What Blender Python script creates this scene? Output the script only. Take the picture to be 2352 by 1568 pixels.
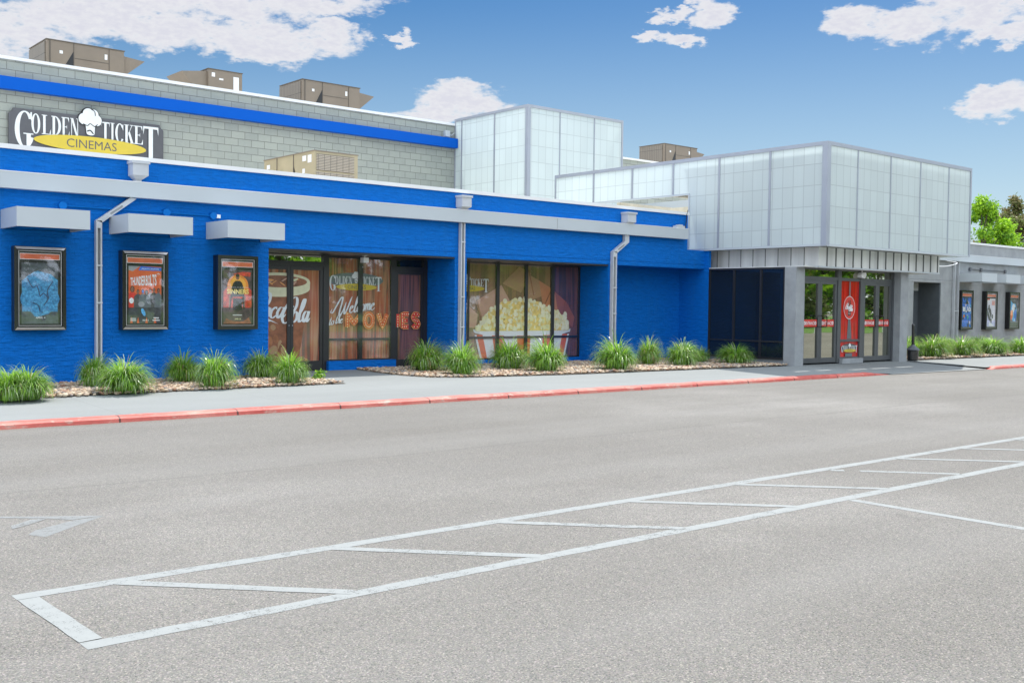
import bpy, math, random
import numpy as np
from mathutils import Vector, Matrix

for o in list(bpy.data.objects):
    bpy.data.objects.remove(o)
random.seed(7)
rng = np.random.default_rng(7)
S = bpy.context.scene
C = S.collection
rad = math.radians

# ------------------------------------------------------------------ camera
CAM_H = 1.45
YAW, PITCH, ROLL, FPX = 0.868705187, -0.0336943784, 0.0118843433, 2423.94
fwd = Vector((math.cos(YAW) * math.cos(PITCH), math.sin(YAW) * math.cos(PITCH), math.sin(PITCH)))
rgt = Vector((math.sin(YAW), -math.cos(YAW), 0))
upv = rgt.cross(fwd)
r2 = rgt * math.cos(ROLL) + upv * math.sin(ROLL)
u2 = -rgt * math.sin(ROLL) + upv * math.cos(ROLL)
cd = bpy.data.cameras.new('camera')
cam = bpy.data.objects.new('camera', cd)
C.objects.link(cam)
M = Matrix(((r2.x, u2.x, -fwd.x, 0), (r2.y, u2.y, -fwd.y, 0), (r2.z, u2.z, -fwd.z, CAM_H), (0, 0, 0, 1)))
cam.matrix_world = M
cd.sensor_width = 36
cd.lens = 36 * FPX / 2352
cd.clip_end = 3000
cd.clip_start = 0.1
S.camera = cam

# ------------------------------------------------------------------ light
SUN_DIR = Vector((0.447, 0.20, 0.871)).normalized()
SUN_EL = math.asin(SUN_DIR.z)
SUN_AZ = math.atan2(SUN_DIR.x, SUN_DIR.y)      # clockwise from +Y
sd = bpy.data.lights.new('sun', 'SUN')
sd.energy = 2.95
sd.angle = rad(0.55)
sd.color = (1.0, 0.955, 0.89)
sun = bpy.data.objects.new('sun', sd)
C.objects.link(sun)
sun.rotation_euler = (-SUN_DIR).to_track_quat('-Z', 'Y').to_euler()
sun.location = (0, 0, 40)

W = bpy.data.worlds.new('World')
S.world = W
W.use_nodes = True
nt = W.node_tree
nt.nodes.clear()
N = nt.nodes.new
L = nt.links.new
def wmath(op, a=None, b=None, c=None, clamp=False):
    n = N('ShaderNodeMath'); n.operation = op; n.use_clamp = clamp
    for i, v in enumerate((a, b, c)):
        if v is None: continue
        if isinstance(v, (int, float)): n.inputs[i].default_value = v
        else: L(v, n.inputs[i])
    return n.outputs[0]
sky = N('ShaderNodeTexSky'); sky.sky_type = 'NISHITA'; sky.sun_disc = False
sky.sun_elevation = SUN_EL; sky.sun_rotation = SUN_AZ
sky.air_density = 1.0; sky.dust_density = 1.3; sky.ozone_density = 2.6; sky.altitude = 200
hsv = N('ShaderNodeHueSaturation'); hsv.inputs['Saturation'].default_value = 1.5
L(sky.outputs[0], hsv.inputs['Color'])
bg = N('ShaderNodeBackground'); bg.inputs['Strength'].default_value = 0.051
L(hsv.outputs[0], bg.inputs['Color'])
tc = N('ShaderNodeTexCoord')
sep = N('ShaderNodeSeparateXYZ'); L(tc.outputs['Generated'], sep.inputs[0])
az0 = wmath('MULTIPLY', wmath('ARCTAN2', sep.outputs[1], sep.outputs[0]), 57.29578)
el0 = wmath('MULTIPLY', wmath('ARCSINE', sep.outputs[2]), 57.29578)
comb = N('ShaderNodeCombineXYZ'); L(az0, comb.inputs[0]); L(wmath('MULTIPLY', el0, 2.2), comb.inputs[1])
wp = N('ShaderNodeTexNoise'); wp.inputs['Scale'].default_value = 0.42; wp.inputs['Detail'].default_value = 5; wp.inputs['Roughness'].default_value = 0.62; L(comb.outputs[0], wp.inputs['Vector'])
wps = N('ShaderNodeSeparateXYZ'); L(wp.outputs['Color'], wps.inputs[0])
az = wmath('ADD', az0, wmath('MULTIPLY', wmath('SUBTRACT', wps.outputs[0], 0.5), 5.0)); el = wmath('ADD', el0, wmath('MULTIPLY', wmath('SUBTRACT', wps.outputs[1], 0.5), 2.6))
def noise(scale, detail=6, rough=0.55):
    n = N('ShaderNodeTexNoise'); n.inputs['Scale'].default_value = scale
    n.inputs['Detail'].default_value = detail; n.inputs['Roughness'].default_value = rough
    L(comb.outputs[0], n.inputs['Vector']); return n.outputs['Fac']
n1 = noise(0.55, 7, 0.58); n2 = noise(2.3, 5, 0.55)
BLOBS = [(71.69,14.05,4.14,1.2),(66.49,15.3,7.32,1.5),(62.76,13.4,4.7,0.95),(68.61,13.5,4.96,1.0),(75.0,12.8,3.6,1.3),
         (59.4,14.0,2.0,0.8),(60.08,15.5,4.0,0.8),(52.65,10.79,2.93,1.0),(53.81,10.15,3.0,0.62),(41.04,13.88,1.37,0.42),
         (42.65,14.02,1.04,0.3),(39.25,15.4,1.4,0.85),(41.63,15.1,1.26,0.4),(32.19,14.23,2.0,0.85),(29.5,14.2,2.6,1.1),
         (26.4,14.7,3.4,1.4),(24.9,13.2,1.5,0.7),(25.6,10.3,1.9,0.8),(24.2,10.6,1.3,0.9),(56.29,13.84,0.8,0.35)]
dens = None
for a, e, ra, re in BLOBS:
    ra, re = ra * 1.15, re * 1.22
    da = wmath('DIVIDE', wmath('SUBTRACT', az, a), ra)
    de = wmath('DIVIDE', wmath('SUBTRACT', el, e), re)
    d2 = wmath('MULTIPLY_ADD', da, da, wmath('MULTIPLY', de, de))
    v = wmath('SUBTRACT', 1.0, d2, clamp=True)
    dens = v if dens is None else wmath('MAXIMUM', dens, v)
# bright unseen clouds added behind the camera to fill-light the shaded facade
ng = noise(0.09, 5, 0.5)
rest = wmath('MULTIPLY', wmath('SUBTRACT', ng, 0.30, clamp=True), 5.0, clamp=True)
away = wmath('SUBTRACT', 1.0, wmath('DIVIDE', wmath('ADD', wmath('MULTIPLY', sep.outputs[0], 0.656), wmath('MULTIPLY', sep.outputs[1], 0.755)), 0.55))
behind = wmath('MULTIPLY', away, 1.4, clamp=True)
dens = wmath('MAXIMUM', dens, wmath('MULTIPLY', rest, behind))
nn = wmath('ADD', wmath('MULTIPLY', wmath('SUBTRACT', n1, 0.5), 3.0), wmath('MULTIPLY', wmath('SUBTRACT', n2, 0.5), 1.5))
cov = wmath('ADD', wmath('MULTIPLY', dens, 1.9), nn)
present = wmath('SMOOTH_MIN', wmath('MULTIPLY', dens, 2.6), 1.0, 0.4, clamp=True)
mr = N('ShaderNodeMapRange'); mr.interpolation_type = 'SMOOTHSTEP'
L(cov, mr.inputs['Value']); mr.inputs['From Min'].default_value = 0.25; mr.inputs['From Max'].default_value = 1.5
mask = wmath('MULTIPLY', wmath('MULTIPLY', mr.outputs[0], present), 0.96)
ramp = N('ShaderNodeValToRGB')
shade = wmath('ADD', wmath('MULTIPLY', cov, 0.34), wmath('MULTIPLY', wmath('SUBTRACT', n2, 0.5), 0.5))
L(shade, ramp.inputs[0])
ramp.color_ramp.elements[0].position = 0.15; ramp.color_ramp.elements[0].color = (1.0, 1.0, 1.0, 1)
ramp.color_ramp.elements[1].position = 0.75; ramp.color_ramp.elements[1].color = (0.82, 0.82, 0.90, 1)
bgc = N('ShaderNodeBackground'); L(wmath('MULTIPLY_ADD', behind, 0.76, 0.50), bgc.inputs['Strength'])  # cloud strength raised behind the camera as added fill for the facade
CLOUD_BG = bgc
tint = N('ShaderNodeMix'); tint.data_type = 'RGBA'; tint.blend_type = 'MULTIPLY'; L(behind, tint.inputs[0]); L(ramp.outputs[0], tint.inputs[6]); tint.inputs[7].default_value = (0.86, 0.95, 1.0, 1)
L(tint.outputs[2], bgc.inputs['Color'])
hzf = wmath('MULTIPLY', wmath('POWER', wmath('SUBTRACT', 1.0, wmath('DIVIDE', el0, 16.0), clamp=True), 1.25), 0.85, clamp=True)
bgh = N('ShaderNodeBackground'); bgh.inputs['Color'].default_value = (0.66, 0.86, 1.0, 1); bgh.inputs['Strength'].default_value = 0.54
mixh = N('ShaderNodeMixShader'); L(hzf, mixh.inputs[0]); L(bg.outputs[0], mixh.inputs[1]); L(bgh.outputs[0], mixh.inputs[2])
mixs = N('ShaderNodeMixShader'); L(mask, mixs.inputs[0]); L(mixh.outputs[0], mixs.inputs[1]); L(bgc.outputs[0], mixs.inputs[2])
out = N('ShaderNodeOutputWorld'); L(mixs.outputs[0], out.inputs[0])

S.view_settings.view_transform = 'Standard'
S.view_settings.look = 'None'
S.view_settings.exposure = 0.87
S.view_settings.gamma = 1.0
S.render.engine = 'CYCLES'

# ------------------------------------------------------------------ materials
def srgb(r, g, b):
    f = lambda c: ((c / 255 + 0.055) / 1.055) ** 2.4 if c / 255 > 0.04045 else c / 255 / 12.92
    return (f(r), f(g), f(b))
class NT:
    def __init__(s, name):
        s.m = bpy.data.materials.new(name); s.m.use_nodes = True
        s.t = s.m.node_tree; s.t.nodes.clear()
        s.out = s.t.nodes.new('ShaderNodeOutputMaterial')
        s.p = s.t.nodes.new('ShaderNodeBsdfPrincipled')
        s.t.links.new(s.p.outputs[0], s.out.inputs[0])
        g = s.t.nodes.new('ShaderNodeNewGeometry'); s.pos = g.outputs['Position']; s.geo = g
    def n(s, typ): return s.t.nodes.new(typ)
    def l(s, a, b): s.t.links.new(a, b)
    def set(s, inp, v):
        if isinstance(v, (int, float)): inp.default_value = v
        elif isinstance(v, tuple): inp.default_value = v if len(v) == len(inp.default_value) else v + (1,)
        else: s.l(v, inp)
    def math(s, op, a, b=0.0, c=None, clamp=False):
        n = s.n('ShaderNodeMath'); n.operation = op; n.use_clamp = clamp
        s.set(n.inputs[0], a); s.set(n.inputs[1], b)
        if c is not None: s.set(n.inputs[2], c)
        return n.outputs[0]
    def vec(s, sx=1, sy=1, sz=1, src=None):
        n = s.n('ShaderNodeVectorMath'); n.operation = 'MULTIPLY'
        s.l(src or s.pos, n.inputs[0]); n.inputs[1].default_value = (sx, sy, sz); return n.outputs[0]
    def noise(s, scale, detail=4, rough=0.55, v=None, color=False):
        n = s.n('ShaderNodeTexNoise'); n.inputs['Scale'].default_value = scale
        n.inputs['Detail'].default_value = detail; n.inputs['Roughness'].default_value = rough
        s.l(v or s.pos, n.inputs['Vector']); return n.outputs['Color' if color else 'Fac']
    def ramp(s, fac, stops):
        n = s.n('ShaderNodeValToRGB'); s.l(fac, n.inputs[0]); e = n.color_ramp.elements
        while len(e) < len(stops): e.new(0.5)
        for i, (p, c) in enumerate(stops): e[i].position = p; e[i].color = tuple(c) + (1,)
        return n.outputs[0]
    def mix(s, f, a, b, mode='MIX'):
        n = s.n('ShaderNodeMix'); n.data_type = 'RGBA'; n.blend_type = mode
        s.set(n.inputs[0], f); s.set(n.inputs[6], a); s.set(n.inputs[7], b); return n.outputs[2]
    def bump(s, h, strength=0.3, dist=0.02, prev=None):
        n = s.n('ShaderNodeBump'); n.inputs['Strength'].default_value = strength
        n.inputs['Distance'].default_value = dist; s.l(h, n.inputs['Height'])
        if prev is not None: s.l(prev, n.inputs['Normal'])
        return n.outputs[0]
    def col(s, v): s.set(s.p.inputs['Base Color'], v)
    def rough(s, v): s.set(s.p.inputs['Roughness'], v)
    def spec(s, v): s.p.inputs['Specular IOR Level'].default_value = v
    def nrm(s, v): s.l(v, s.p.inputs['Normal'])

def sc(c, k): return tuple(min(1, x * k) for x in c)
def plain(name, c, rough=0.55, var=0.08, scale=6, metal=0.0, spec=0.5, bump=0.0, bscale=60, coat=0.0):
    k = NT(name); k.col(k.ramp(k.noise(scale, 5), [(0.3, sc(c, 1 - var)), (0.7, sc(c, 1 + var))]))
    k.rough(rough); k.p.inputs['Metallic'].default_value = metal; k.spec(spec)
    if coat: k.p.inputs['Coat Weight'].default_value = coat; k.p.inputs['Coat Roughness'].default_value = 0.03
    if bump: k.nrm(k.bump(k.noise(bscale, 3), bump, 0.01))
    return k.m

def flat_vec(k, a, b):
    sp = k.n('ShaderNodeSeparateXYZ'); k.l(k.pos, sp.inputs[0])
    cb = k.n('ShaderNodeCombineXYZ'); k.l(sp.outputs[a], cb.inputs[0]); k.l(sp.outputs[b], cb.inputs[1]); return cb.outputs[0]
def brick(k, v, w, h, mortar=0.01, offset=0.5, smooth=0.1, c1=(1,1,1), c2=(0,0,0), cm=(0.5,0.5,0.5)):
    n = k.n('ShaderNodeTexBrick'); k.l(v, n.inputs['Vector']); n.offset = offset
    n.inputs['Scale'].default_value = 1; n.inputs['Brick Width'].default_value = w; n.inputs['Row Height'].default_value = h
    n.inputs['Mortar Size'].default_value = mortar; n.inputs['Mortar Smooth'].default_value = smooth
    n.inputs['Color1'].default_value = tuple(c1) + (1,); n.inputs['Color2'].default_value = tuple(c2) + (1,)
    n.inputs['Mortar'].default_value = tuple(cm) + (1,); n.inputs['Bias'].default_value = 0
    return n

def painted_brick(name, c, a, b):
    k = NT(name); v = flat_vec(k, a, b)
    br = brick(k, v, 0.30, 0.098, 0.007, smooth=0.6)
    stretch = k.vec(3.2, 3.2, 15)
    nz = k.noise(1.6, 7, 0.62, stretch); nf = k.noise(22, 4, 0.6)
    base = k.ramp(nz, [(0.28, sc(c, 0.80)), (0.55, c), (0.8, sc(c, 1.18))])
    big = k.noise(0.35, 3)
    base = k.mix(k.math('MULTIPLY', big, 0.35), base, sc(c, 0.82))
    inv = k.math('SUBTRACT', 1.0, br.outputs['Fac'])
    streak = k.noise(1.0, 6, 0.65, k.vec(5, 5, 0.35))
    base = k.mix(k.ramp(streak, [(0.52, (0,)*3), (0.75, (0.3,)*3)]), base, (0.02, 0.17, 0.46))
    base = k.mix(k.math('MULTIPLY', br.outputs['Fac'], 0.12), base, sc(c, 0.6))
    k.col(base); k.rough(0.7); k.spec(0.15)
    h = k.math('ADD', k.math('MULTIPLY', inv, 0.12), k.math('ADD', k.math('MULTIPLY', nz, 1.4), k.math('MULTIPLY', nf, 0.5)))
    k.nrm(k.bump(h, 0.9, 0.03)); return k.m
BLUE = (0.0008, 0.158, 0.60)
M_blue = painted_brick('painted_blue_masonry', BLUE, 0, 2)
M_blue_side = painted_brick('painted_blue_masonry_return', BLUE, 1, 2)
M_bluetrim = plain('blue_metal_band', (0.0, 0.095, 0.50), 0.5, 0.03, 0.8, spec=0.12)

def cmu():
    k = NT('split_face_block'); v = flat_vec(k, 0, 2)
    br = brick(k, v, 0.4, 0.2, 0.007, smooth=0.15, c1=(0.38, 0.405, 0.36), c2=(0.31, 0.335, 0.305), cm=(0.20, 0.20, 0.19))
    nz = k.noise(7, 7, 0.65); nb = k.noise(0.5, 3)
    c = k.mix(k.ramp(nz, [(0.3, (0.0,)*3), (0.7, (0.4,)*3)]), br.outputs['Color'], (0.42, 0.44, 0.395))
    c = k.mix(k.math('MULTIPLY', nb, 0.3), c, (0.28, 0.305, 0.29))
    c = k.mix(k.math('MULTIPLY', br.outputs['Fac'], k.math('ADD', 0.15, k.noise(1.2, 4))), c, (0.17, 0.17, 0.16))
    k.col(c); k.rough(0.9); k.spec(0.2)
    h = k.math('ADD', k.math('MULTIPLY', k.math('SUBTRACT', 1.0, br.outputs['Fac']), 0.8), nz)
    k.nrm(k.bump(h, 0.6, 0.03)); return k.m
M_cmu = cmu()
def grey_stucco(name, c):
    k = NT(name); nz = k.noise(3, 6, 0.6); nf = k.noise(30, 5, 0.6); st = k.noise(1.5, 5, 0.6, k.vec(2.5, 2.5, 0.5))
    c1 = k.ramp(nz, [(0.3, sc(c, 0.85)), (0.7, sc(c, 1.13))])
    c1 = k.mix(k.math('MULTIPLY', st, 0.35), c1, sc(c, 0.75))
    k.col(c1); k.rough(0.8); k.spec(0.25); k.nrm(k.bump(k.math('ADD', nz, nf), 0.4, 0.012)); return k.m
M_grey = grey_stucco('painted_grey_masonry', (0.33, 0.345, 0.355))
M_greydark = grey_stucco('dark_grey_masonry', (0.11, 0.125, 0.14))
M_white = plain('white_painted_metal', (0.49, 0.53, 0.56), 0.4, 0.03, 0.9, spec=0.4)
M_coping = plain('white_coping', (0.80, 0.80, 0.80), 0.4, 0.05, 1.5)
M_gutter = plain('galvanised_white_gutter', (0.52, 0.54, 0.57), 0.35, 0.08, 3)
M_gutterin = plain('grey_gutter_recess', (0.25, 0.26, 0.27), 0.5, 0.1, 4)
M_alu = plain('dark_bronze_aluminium', (0.022, 0.022, 0.025), 0.35, 0.15, 3, spec=0.6)
M_alug = plain('dark_grey_aluminium', (0.075, 0.08, 0.085), 0.35, 0.1, 3, spec=0.6)
M_silver = plain('anodised_frame', (0.36, 0.385, 0.44), 0.35, 0.05, 2, metal=0.2)
M_roof = plain('pale_roof_membrane', (0.62, 0.60, 0.54), 0.9, 0.12, 2)
M_cream = plain('cream_painted_steel', (0.62, 0.57, 0.46), 0.6, 0.15, 3)
M_rust = plain('rusty_steel', (0.35, 0.13, 0.04), 0.8, 0.3, 8)
M_black = plain('black_metal', (0.012, 0.012, 0.013), 0.3, 0.2, 5)
M_blackgloss = plain('black_gloss_frame', (0.015, 0.015, 0.016), 0.12, 0.2, 5, spec=0.8)
M_hvac = plain('taupe_sheet_metal', (0.235, 0.19, 0.145), 0.5, 0.07, 2)
M_hvacd = plain('dark_taupe_metal', (0.12, 0.10, 0.08), 0.6, 0.07, 2)  # darker taupe for seams, lids and caps
M_hvacb = plain('tan_sheet_metal', (0.42, 0.35, 0.22), 0.5, 0.12, 2)
M_label = plain('white_sticker', (0.85, 0.85, 0.85), 0.4, 0.04, 9)
M_stone = plain('pale_fieldstone', (0.40, 0.34, 0.27), 0.85, 0.25, 12)

def louvre(name, c, w, h, a, b):
    k = NT(name); br = brick(k, flat_vec(k, a, b), w, h, 0.006, 0.0, 0.1, c, sc(c, 0.92), sc(c, 0.25)); k.col(br.outputs['Color']); k.rough(0.55)
    k.nrm(k.bump(k.math('SUBTRACT', 1.0, br.outputs['Fac']), 0.5, 0.02)); return k.m
M_louvX = louvre('louvre_grille_end', (0.22, 0.19, 0.155), 0.10, 0.5, 1, 2)
M_louvF = louvre('louvre_grille_front', (0.47, 0.40, 0.31), 0.16, 0.035, 0, 2)

def poly_panel(name, a, b, off=0.0, vcol=(0.87, 0.93, 0.92)):
    k = NT(name)
    v = flat_vec(k, a, b)
    mp = k.n('ShaderNodeVectorMath'); mp.operation = 'ADD'; k.l(v, mp.inputs[0]); mp.inputs[1].default_value = (off, -5.28 + 0.485 * 20, 0)
    br = brick(k, mp.outputs[0], 0.29, 0.485, 0.009, 0.0, 0.2, vcol, sc(vcol, 0.94), sc(vcol, 0.74))
    st = k.noise(2.0, 4, 0.6, k.vec(9, 9, 0.35)); sb = k.noise(0.5, 2)
    c = k.mix(k.math('MULTIPLY', st, 0.16), br.outputs['Color'], sc(vcol, 0.72))
    c = k.mix(k.math('MULTIPLY', sb, 0.25), c, (0.56, 0.64, 0.70))
    k.col(c); k.rough(0.28); k.spec(0.55)
    tr = k.n('ShaderNodeBsdfTranslucent'); k.l(c, tr.inputs[0])
    ms = k.n('ShaderNodeMixShader'); ms.inputs[0].default_value = TRANS
    k.l(k.p.outputs[0], ms.inputs[1]); k.l(tr.outputs[0], ms.inputs[2]); k.l(ms.outputs[0], k.out.inputs[0])
    return k.m
TRANS = 0.45
M_polyX = poly_panel('translucent_panel_side', 1, 2, 0.02)
M_polyF = poly_panel('translucent_panel_front', 0, 2, 0.0)

def metal_fascia():
    k = NT('weathered_pale_metal'); v = k.vec(1.2, 1.2, 0.05); nz = k.noise(2.2, 3, 0.5, v); nf = k.noise(14, 5)
    c = k.ramp(nz, [(0.3, (0.50, 0.50, 0.485)), (0.5, (0.70, 0.70, 0.68)), (0.72, (0.82, 0.82, 0.79))])
    c = k.mix(k.math('MULTIPLY', nf, 0.2), c, (0.5, 0.5, 0.48))
    k.col(c); k.rough(0.5); k.spec(0.5); return k.m
M_zinc = metal_fascia()
M_seam = plain('zinc_standing_seam', (0.13, 0.135, 0.13), 0.5, 0.1, 4)

def asphalt():
    k = NT('aged_asphalt')
    big = k.noise(0.16, 4, 0.6); mid = k.noise(0.9, 5, 0.62, k.vec(0.6, 1.4, 1)); fine = k.noise(88, 3, 0.9); fine2 = k.noise(260, 2, 0.7)
    vo = k.n('ShaderNodeTexVoronoi'); vo.inputs['Scale'].default_value = 165; k.l(k.pos, vo.inputs['Vector'])
    c = k.ramp(big, [(0.3, (0.156, 0.149, 0.134)), (0.5, (0.186, 0.179, 0.163)), (0.66, (0.234, 0.226, 0.209))])
    c = k.mix(k.ramp(mid, [(0.42, (0,)*3), (0.72, (0.6,)*3)]), c, (0.165, 0.158, 0.145))
    hue = k.mix(0.72, vo.outputs['Color'], (0.5, 0.5, 0.5))
    c = k.mix(0.22, c, hue, 'OVERLAY')
    vs = k.n('ShaderNodeSeparateColor'); k.l(vo.outputs['Color'], vs.inputs[0])
    c = k.mix(1.0, c, k.ramp(vs.outputs[0], [(0.0, (0.50,)*3), (0.18, (0.82,)*3), (0.5, (1.0,)*3), (0.85, (1.15,)*3), (1.0, (1.75,)*3)]), 'MULTIPLY')
    c = k.mix(1.0, c, k.ramp(fine, [(0.30, (0.72,)*3), (0.5, (1.0,)*3), (0.70, (1.3,)*3)]), 'MULTIPLY')
    c = k.mix(k.ramp(fine2, [(0.33, (0.6,)*3), (0.40, (0,)*3)]), c, (0.09, 0.085, 0.08))
    # paving joint running along the building and a second, patchy mat beyond it
    sp = k.n('ShaderNodeSeparateXYZ'); k.l(k.pos, sp.inputs[0])
    wob = k.math('MULTIPLY', k.math('SUBTRACT', k.noise(0.35, 5), 0.5), 0.45)
    yy = k.math('ADD', sp.outputs[1], wob)
    jd = k.math('ABSOLUTE', k.math('SUBTRACT', yy, 8.42))
    jm = k.math('MULTIPLY', k.math('SUBTRACT', 1.0, k.math('MULTIPLY', jd, 28.0), clamp=True), k.math('ADD', 0.25, k.noise(3.0, 3)))
    c = k.mix(k.math('MULTIPLY', jm, 0.55, clamp=True), c, (0.10, 0.098, 0.09))
    far = k.math('GREATER_THAN', yy, 8.42)
    c = k.mix(k.math('MULTIPLY', far, 0.10), c, (0.19, 0.185, 0.165))
    tr = k.noise(0.55, 3, 0.5, k.vec(0.12, 1.6, 1)); c = k.mix(k.ramp(tr, [(0.45, (0,)*3), (0.7, (0.16,)*3)]), c, (0.31, 0.305, 0.295))
    oil = k.noise(1.7, 3, 0.5); c = k.mix(k.ramp(oil, [(0.70, (0,)*3), (0.78, (0.35,)*3)]), c, (0.10, 0.097, 0.09))
    gr = k.math('MULTIPLY', k.math('SUBTRACT', 1.0, k.math('MULTIPLY', k.math('ABSOLUTE', k.math('SUBTRACT', sp.outputs[1], 12.62)), 4.5), clamp=True), k.noise(5, 4))
    c = k.mix(k.math('MULTIPLY', gr, 0.6), c, (0.15, 0.125, 0.09))
    k.col(c); k.rough(0.9); k.spec(0.25)
    k.nrm(k.bump(vo.outputs['Distance'], 0.12, 0.003)); return k.m
M_asphalt = asphalt()
def concrete(name, c, joint=None):
    k = NT(name); a = k.noise(0.5, 4, 0.6, k.vec(0.35, 1.2, 1)); b = k.noise(6, 6, 0.6); f = k.noise(120, 2)
    col = k.ramp(a, [(0.3, sc(c, 0.9)), (0.7, sc(c, 1.08))])
    col = k.mix(k.math('MULTIPLY', b, 0.2), col, sc(c, 0.78))
    col = k.mix(1.0, col, k.ramp(f, [(0.3, (0.93,)*3), (0.7, (1.06,)*3)]), 'MULTIPLY')
    if joint:
        br = brick(k, flat_vec(k, 0, 1), joint, 40, 0.006, 0, 0.1, (0, 0, 0), (0, 0, 0), (1, 1, 1))
        col = k.mix(k.math('MULTIPLY', br.outputs['Fac'], 0.35), col, sc(c, 0.5))
    k.col(col); k.rough(0.85); k.spec(0.25); k.nrm(k.bump(k.math('ADD', b, f), 0.2, 0.006)); return k.m
M_walk = concrete('pale_concrete', (0.252, 0.266, 0.262), 2.35)
def kerbmat():
    k = NT('worn_red_kerb_paint'); a = k.noise(1.3, 6, 0.65); b = k.noise(9, 6, 0.7, k.vec(0.5, 1, 1)); f = k.noise(60, 3)
    c = k.ramp(a, [(0.3, (0.50, 0.07, 0.055)), (0.5, (0.58, 0.135, 0.105)), (0.7, (0.60, 0.23, 0.18))])
    c = k.mix(k.ramp(b, [(0.56, (0,)*3), (0.66, (0.75,)*3)]), c, (0.52, 0.36, 0.29))
    c = k.mix(k.ramp(f, [(0.27, (0.8,)*3), (0.34, (0,)*3)]), c, (0.16, 0.07, 0.05))
    br = brick(k, flat_vec(k, 0, 1), 1.52, 40, 0.013, 0, 0.1, (0, 0, 0), (0, 0, 0), (1, 1, 1))
    c = k.mix(k.math('MULTIPLY', br.outputs['Fac'], 0.85), c, (0.05, 0.03, 0.025))
    k.col(c); k.rough(0.6); k.nrm(k.bump(k.math('ADD', b, k.math('MULTIPLY', f, 0.4)), 0.5, 0.01)); return k.m
M_kerb = kerbmat()
def linepaint(name, c, wear, hold):
    k = NT(name); b = k.noise(14, 6, 0.7); f = k.noise(95, 3, 0.8); big = k.noise(1.1, 3)
    col = k.mix(k.ramp(b, [(0.4, (0,)*3), (0.7, (0.5,)*3)]), c, sc(c, 0.86)); k.col(col); k.rough(0.8); k.spec(0.2)
    w = k.math('ADD', k.math('ADD', k.math('MULTIPLY', b, 0.55), k.math('MULTIPLY', f, 0.75)), k.math('MULTIPLY', big, 0.35))
    m = k.ramp(w, [(wear, (0,)*3), (min(wear + 0.10, 1), (1.0,)*3)])
    t = k.n('ShaderNodeBsdfTransparent'); ms = k.n('ShaderNodeMixShader'); k.l(k.math('ADD', k.math('MULTIPLY', m, 1.0), hold, clamp=True), ms.inputs[0])
    k.l(k.p.outputs[0], ms.inputs[1]); k.l(t.outputs[0], ms.inputs[2]); k.l(ms.outputs[0], k.out.inputs[0]); return k.m
M_line = linepaint('white_road_paint', (0.30, 0.315, 0.31), 0.90, 0.0)
M_faint = linepaint('faded_road_paint', (0.31, 0.325, 0.325), 0.90, 0.28)
M_soil = plain('gravel_soil', (0.15, 0.12, 0.09), 0.95, 0.3, 10, bump=0.5, bscale=40)
STONES = [plain('stone_tan', (0.40, 0.28, 0.18), 0.8, 0.2, 20), plain('stone_cream', (0.55, 0.45, 0.33), 0.8, 0.2, 20),
          plain('stone_grey', (0.24, 0.21, 0.19), 0.8, 0.2, 20), plain('stone_red', (0.30, 0.16, 0.10), 0.8, 0.2, 20),
          plain('stone_light', (0.48, 0.36, 0.27), 0.8, 0.2, 20)]
def leafm(name, c, t=0.35, rough=0.45):
    k = NT(name); ob = k.n('ShaderNodeObjectInfo')
    c1 = k.ramp(k.noise(9, 3), [(0.3, sc(c, 0.75)), (0.7, sc(c, 1.25))]); k.col(c1); k.rough(rough)
    tr = k.n('ShaderNodeBsdfTranslucent'); k.l(c1, tr.inputs[0]); ms = k.n('ShaderNodeMixShader'); ms.inputs[0].default_value = t
    k.l(k.p.outputs[0], ms.inputs[1]); k.l(tr.outputs[0], ms.inputs[2]); k.l(ms.outputs[0], k.out.inputs[0]); return k.m
G_br = leafm('grass_blade_bright', (0.30, 0.54, 0.05), 0.5)
G_md = leafm('grass_blade_mid', (0.14, 0.30, 0.045), 0.4)
G_pl = leafm('grass_blade_pale', (0.50, 0.62, 0.33), 0.3, 0.25)
G_dr = leafm('grass_blade_dry', (0.42, 0.34, 0.15), 0.3)
LF_y = leafm('leaf_lime', (0.34, 0.58, 0.03), 0.5)
LF_y2 = leafm('leaf_lime_dark', (0.14, 0.32, 0.02), 0.4)
LF_o = leafm('leaf_olive', (0.17, 0.20, 0.055), 0.4)
LF_o2 = leafm('leaf_olive_brown', (0.27, 0.23, 0.10), 0.4)
M_bark = plain('bark', (0.09, 0.07, 0.05), 0.9, 0.3, 12)

def graphic_mat(name, c, var=0.1, scale=8, gl=0.35):
    return plain(name, c, 0.3, var, scale, spec=0.7)
def curtain(name, c1, c2, c3, sx=1.0, fade=0.35, ior=1.85):
    k = NT(name); v = k.vec(5.2 * sx, 1, 0.22); n = k.noise(1.5, 4, 0.55, v)
    c = k.ramp(n, [(0.36, c3), (0.45, c1), (0.54, c2), (0.60, c3), (0.66, c1)])
    fr = k.noise(0.9, 2); c = k.mix(k.math('MULTIPLY', fr, fade), c, (0.30, 0.24, 0.19))
    k.col(c); k.rough(0.07); k.p.inputs['IOR'].default_value = ior; return k.m
M_curt = curtain('printed_curtain_film', (0.48, 0.11, 0.055), (0.55, 0.27, 0.16), (0.16, 0.08, 0.06))
M_curtd = curtain('printed_dark_curtain_film', (0.17, 0.05, 0.04), (0.23, 0.075, 0.06), (0.06, 0.028, 0.03))
M_curtr = curtain('printed_red_curtain_film', (0.55, 0.012, 0.010), (0.68, 0.03, 0.022), (0.26, 0.008, 0.008), 2.0, 0.04, 1.45)
M_tan = curtain('printed_tan_film', (0.33, 0.20, 0.115), (0.40, 0.22, 0.12), (0.22, 0.15, 0.09), 0.6)
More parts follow.
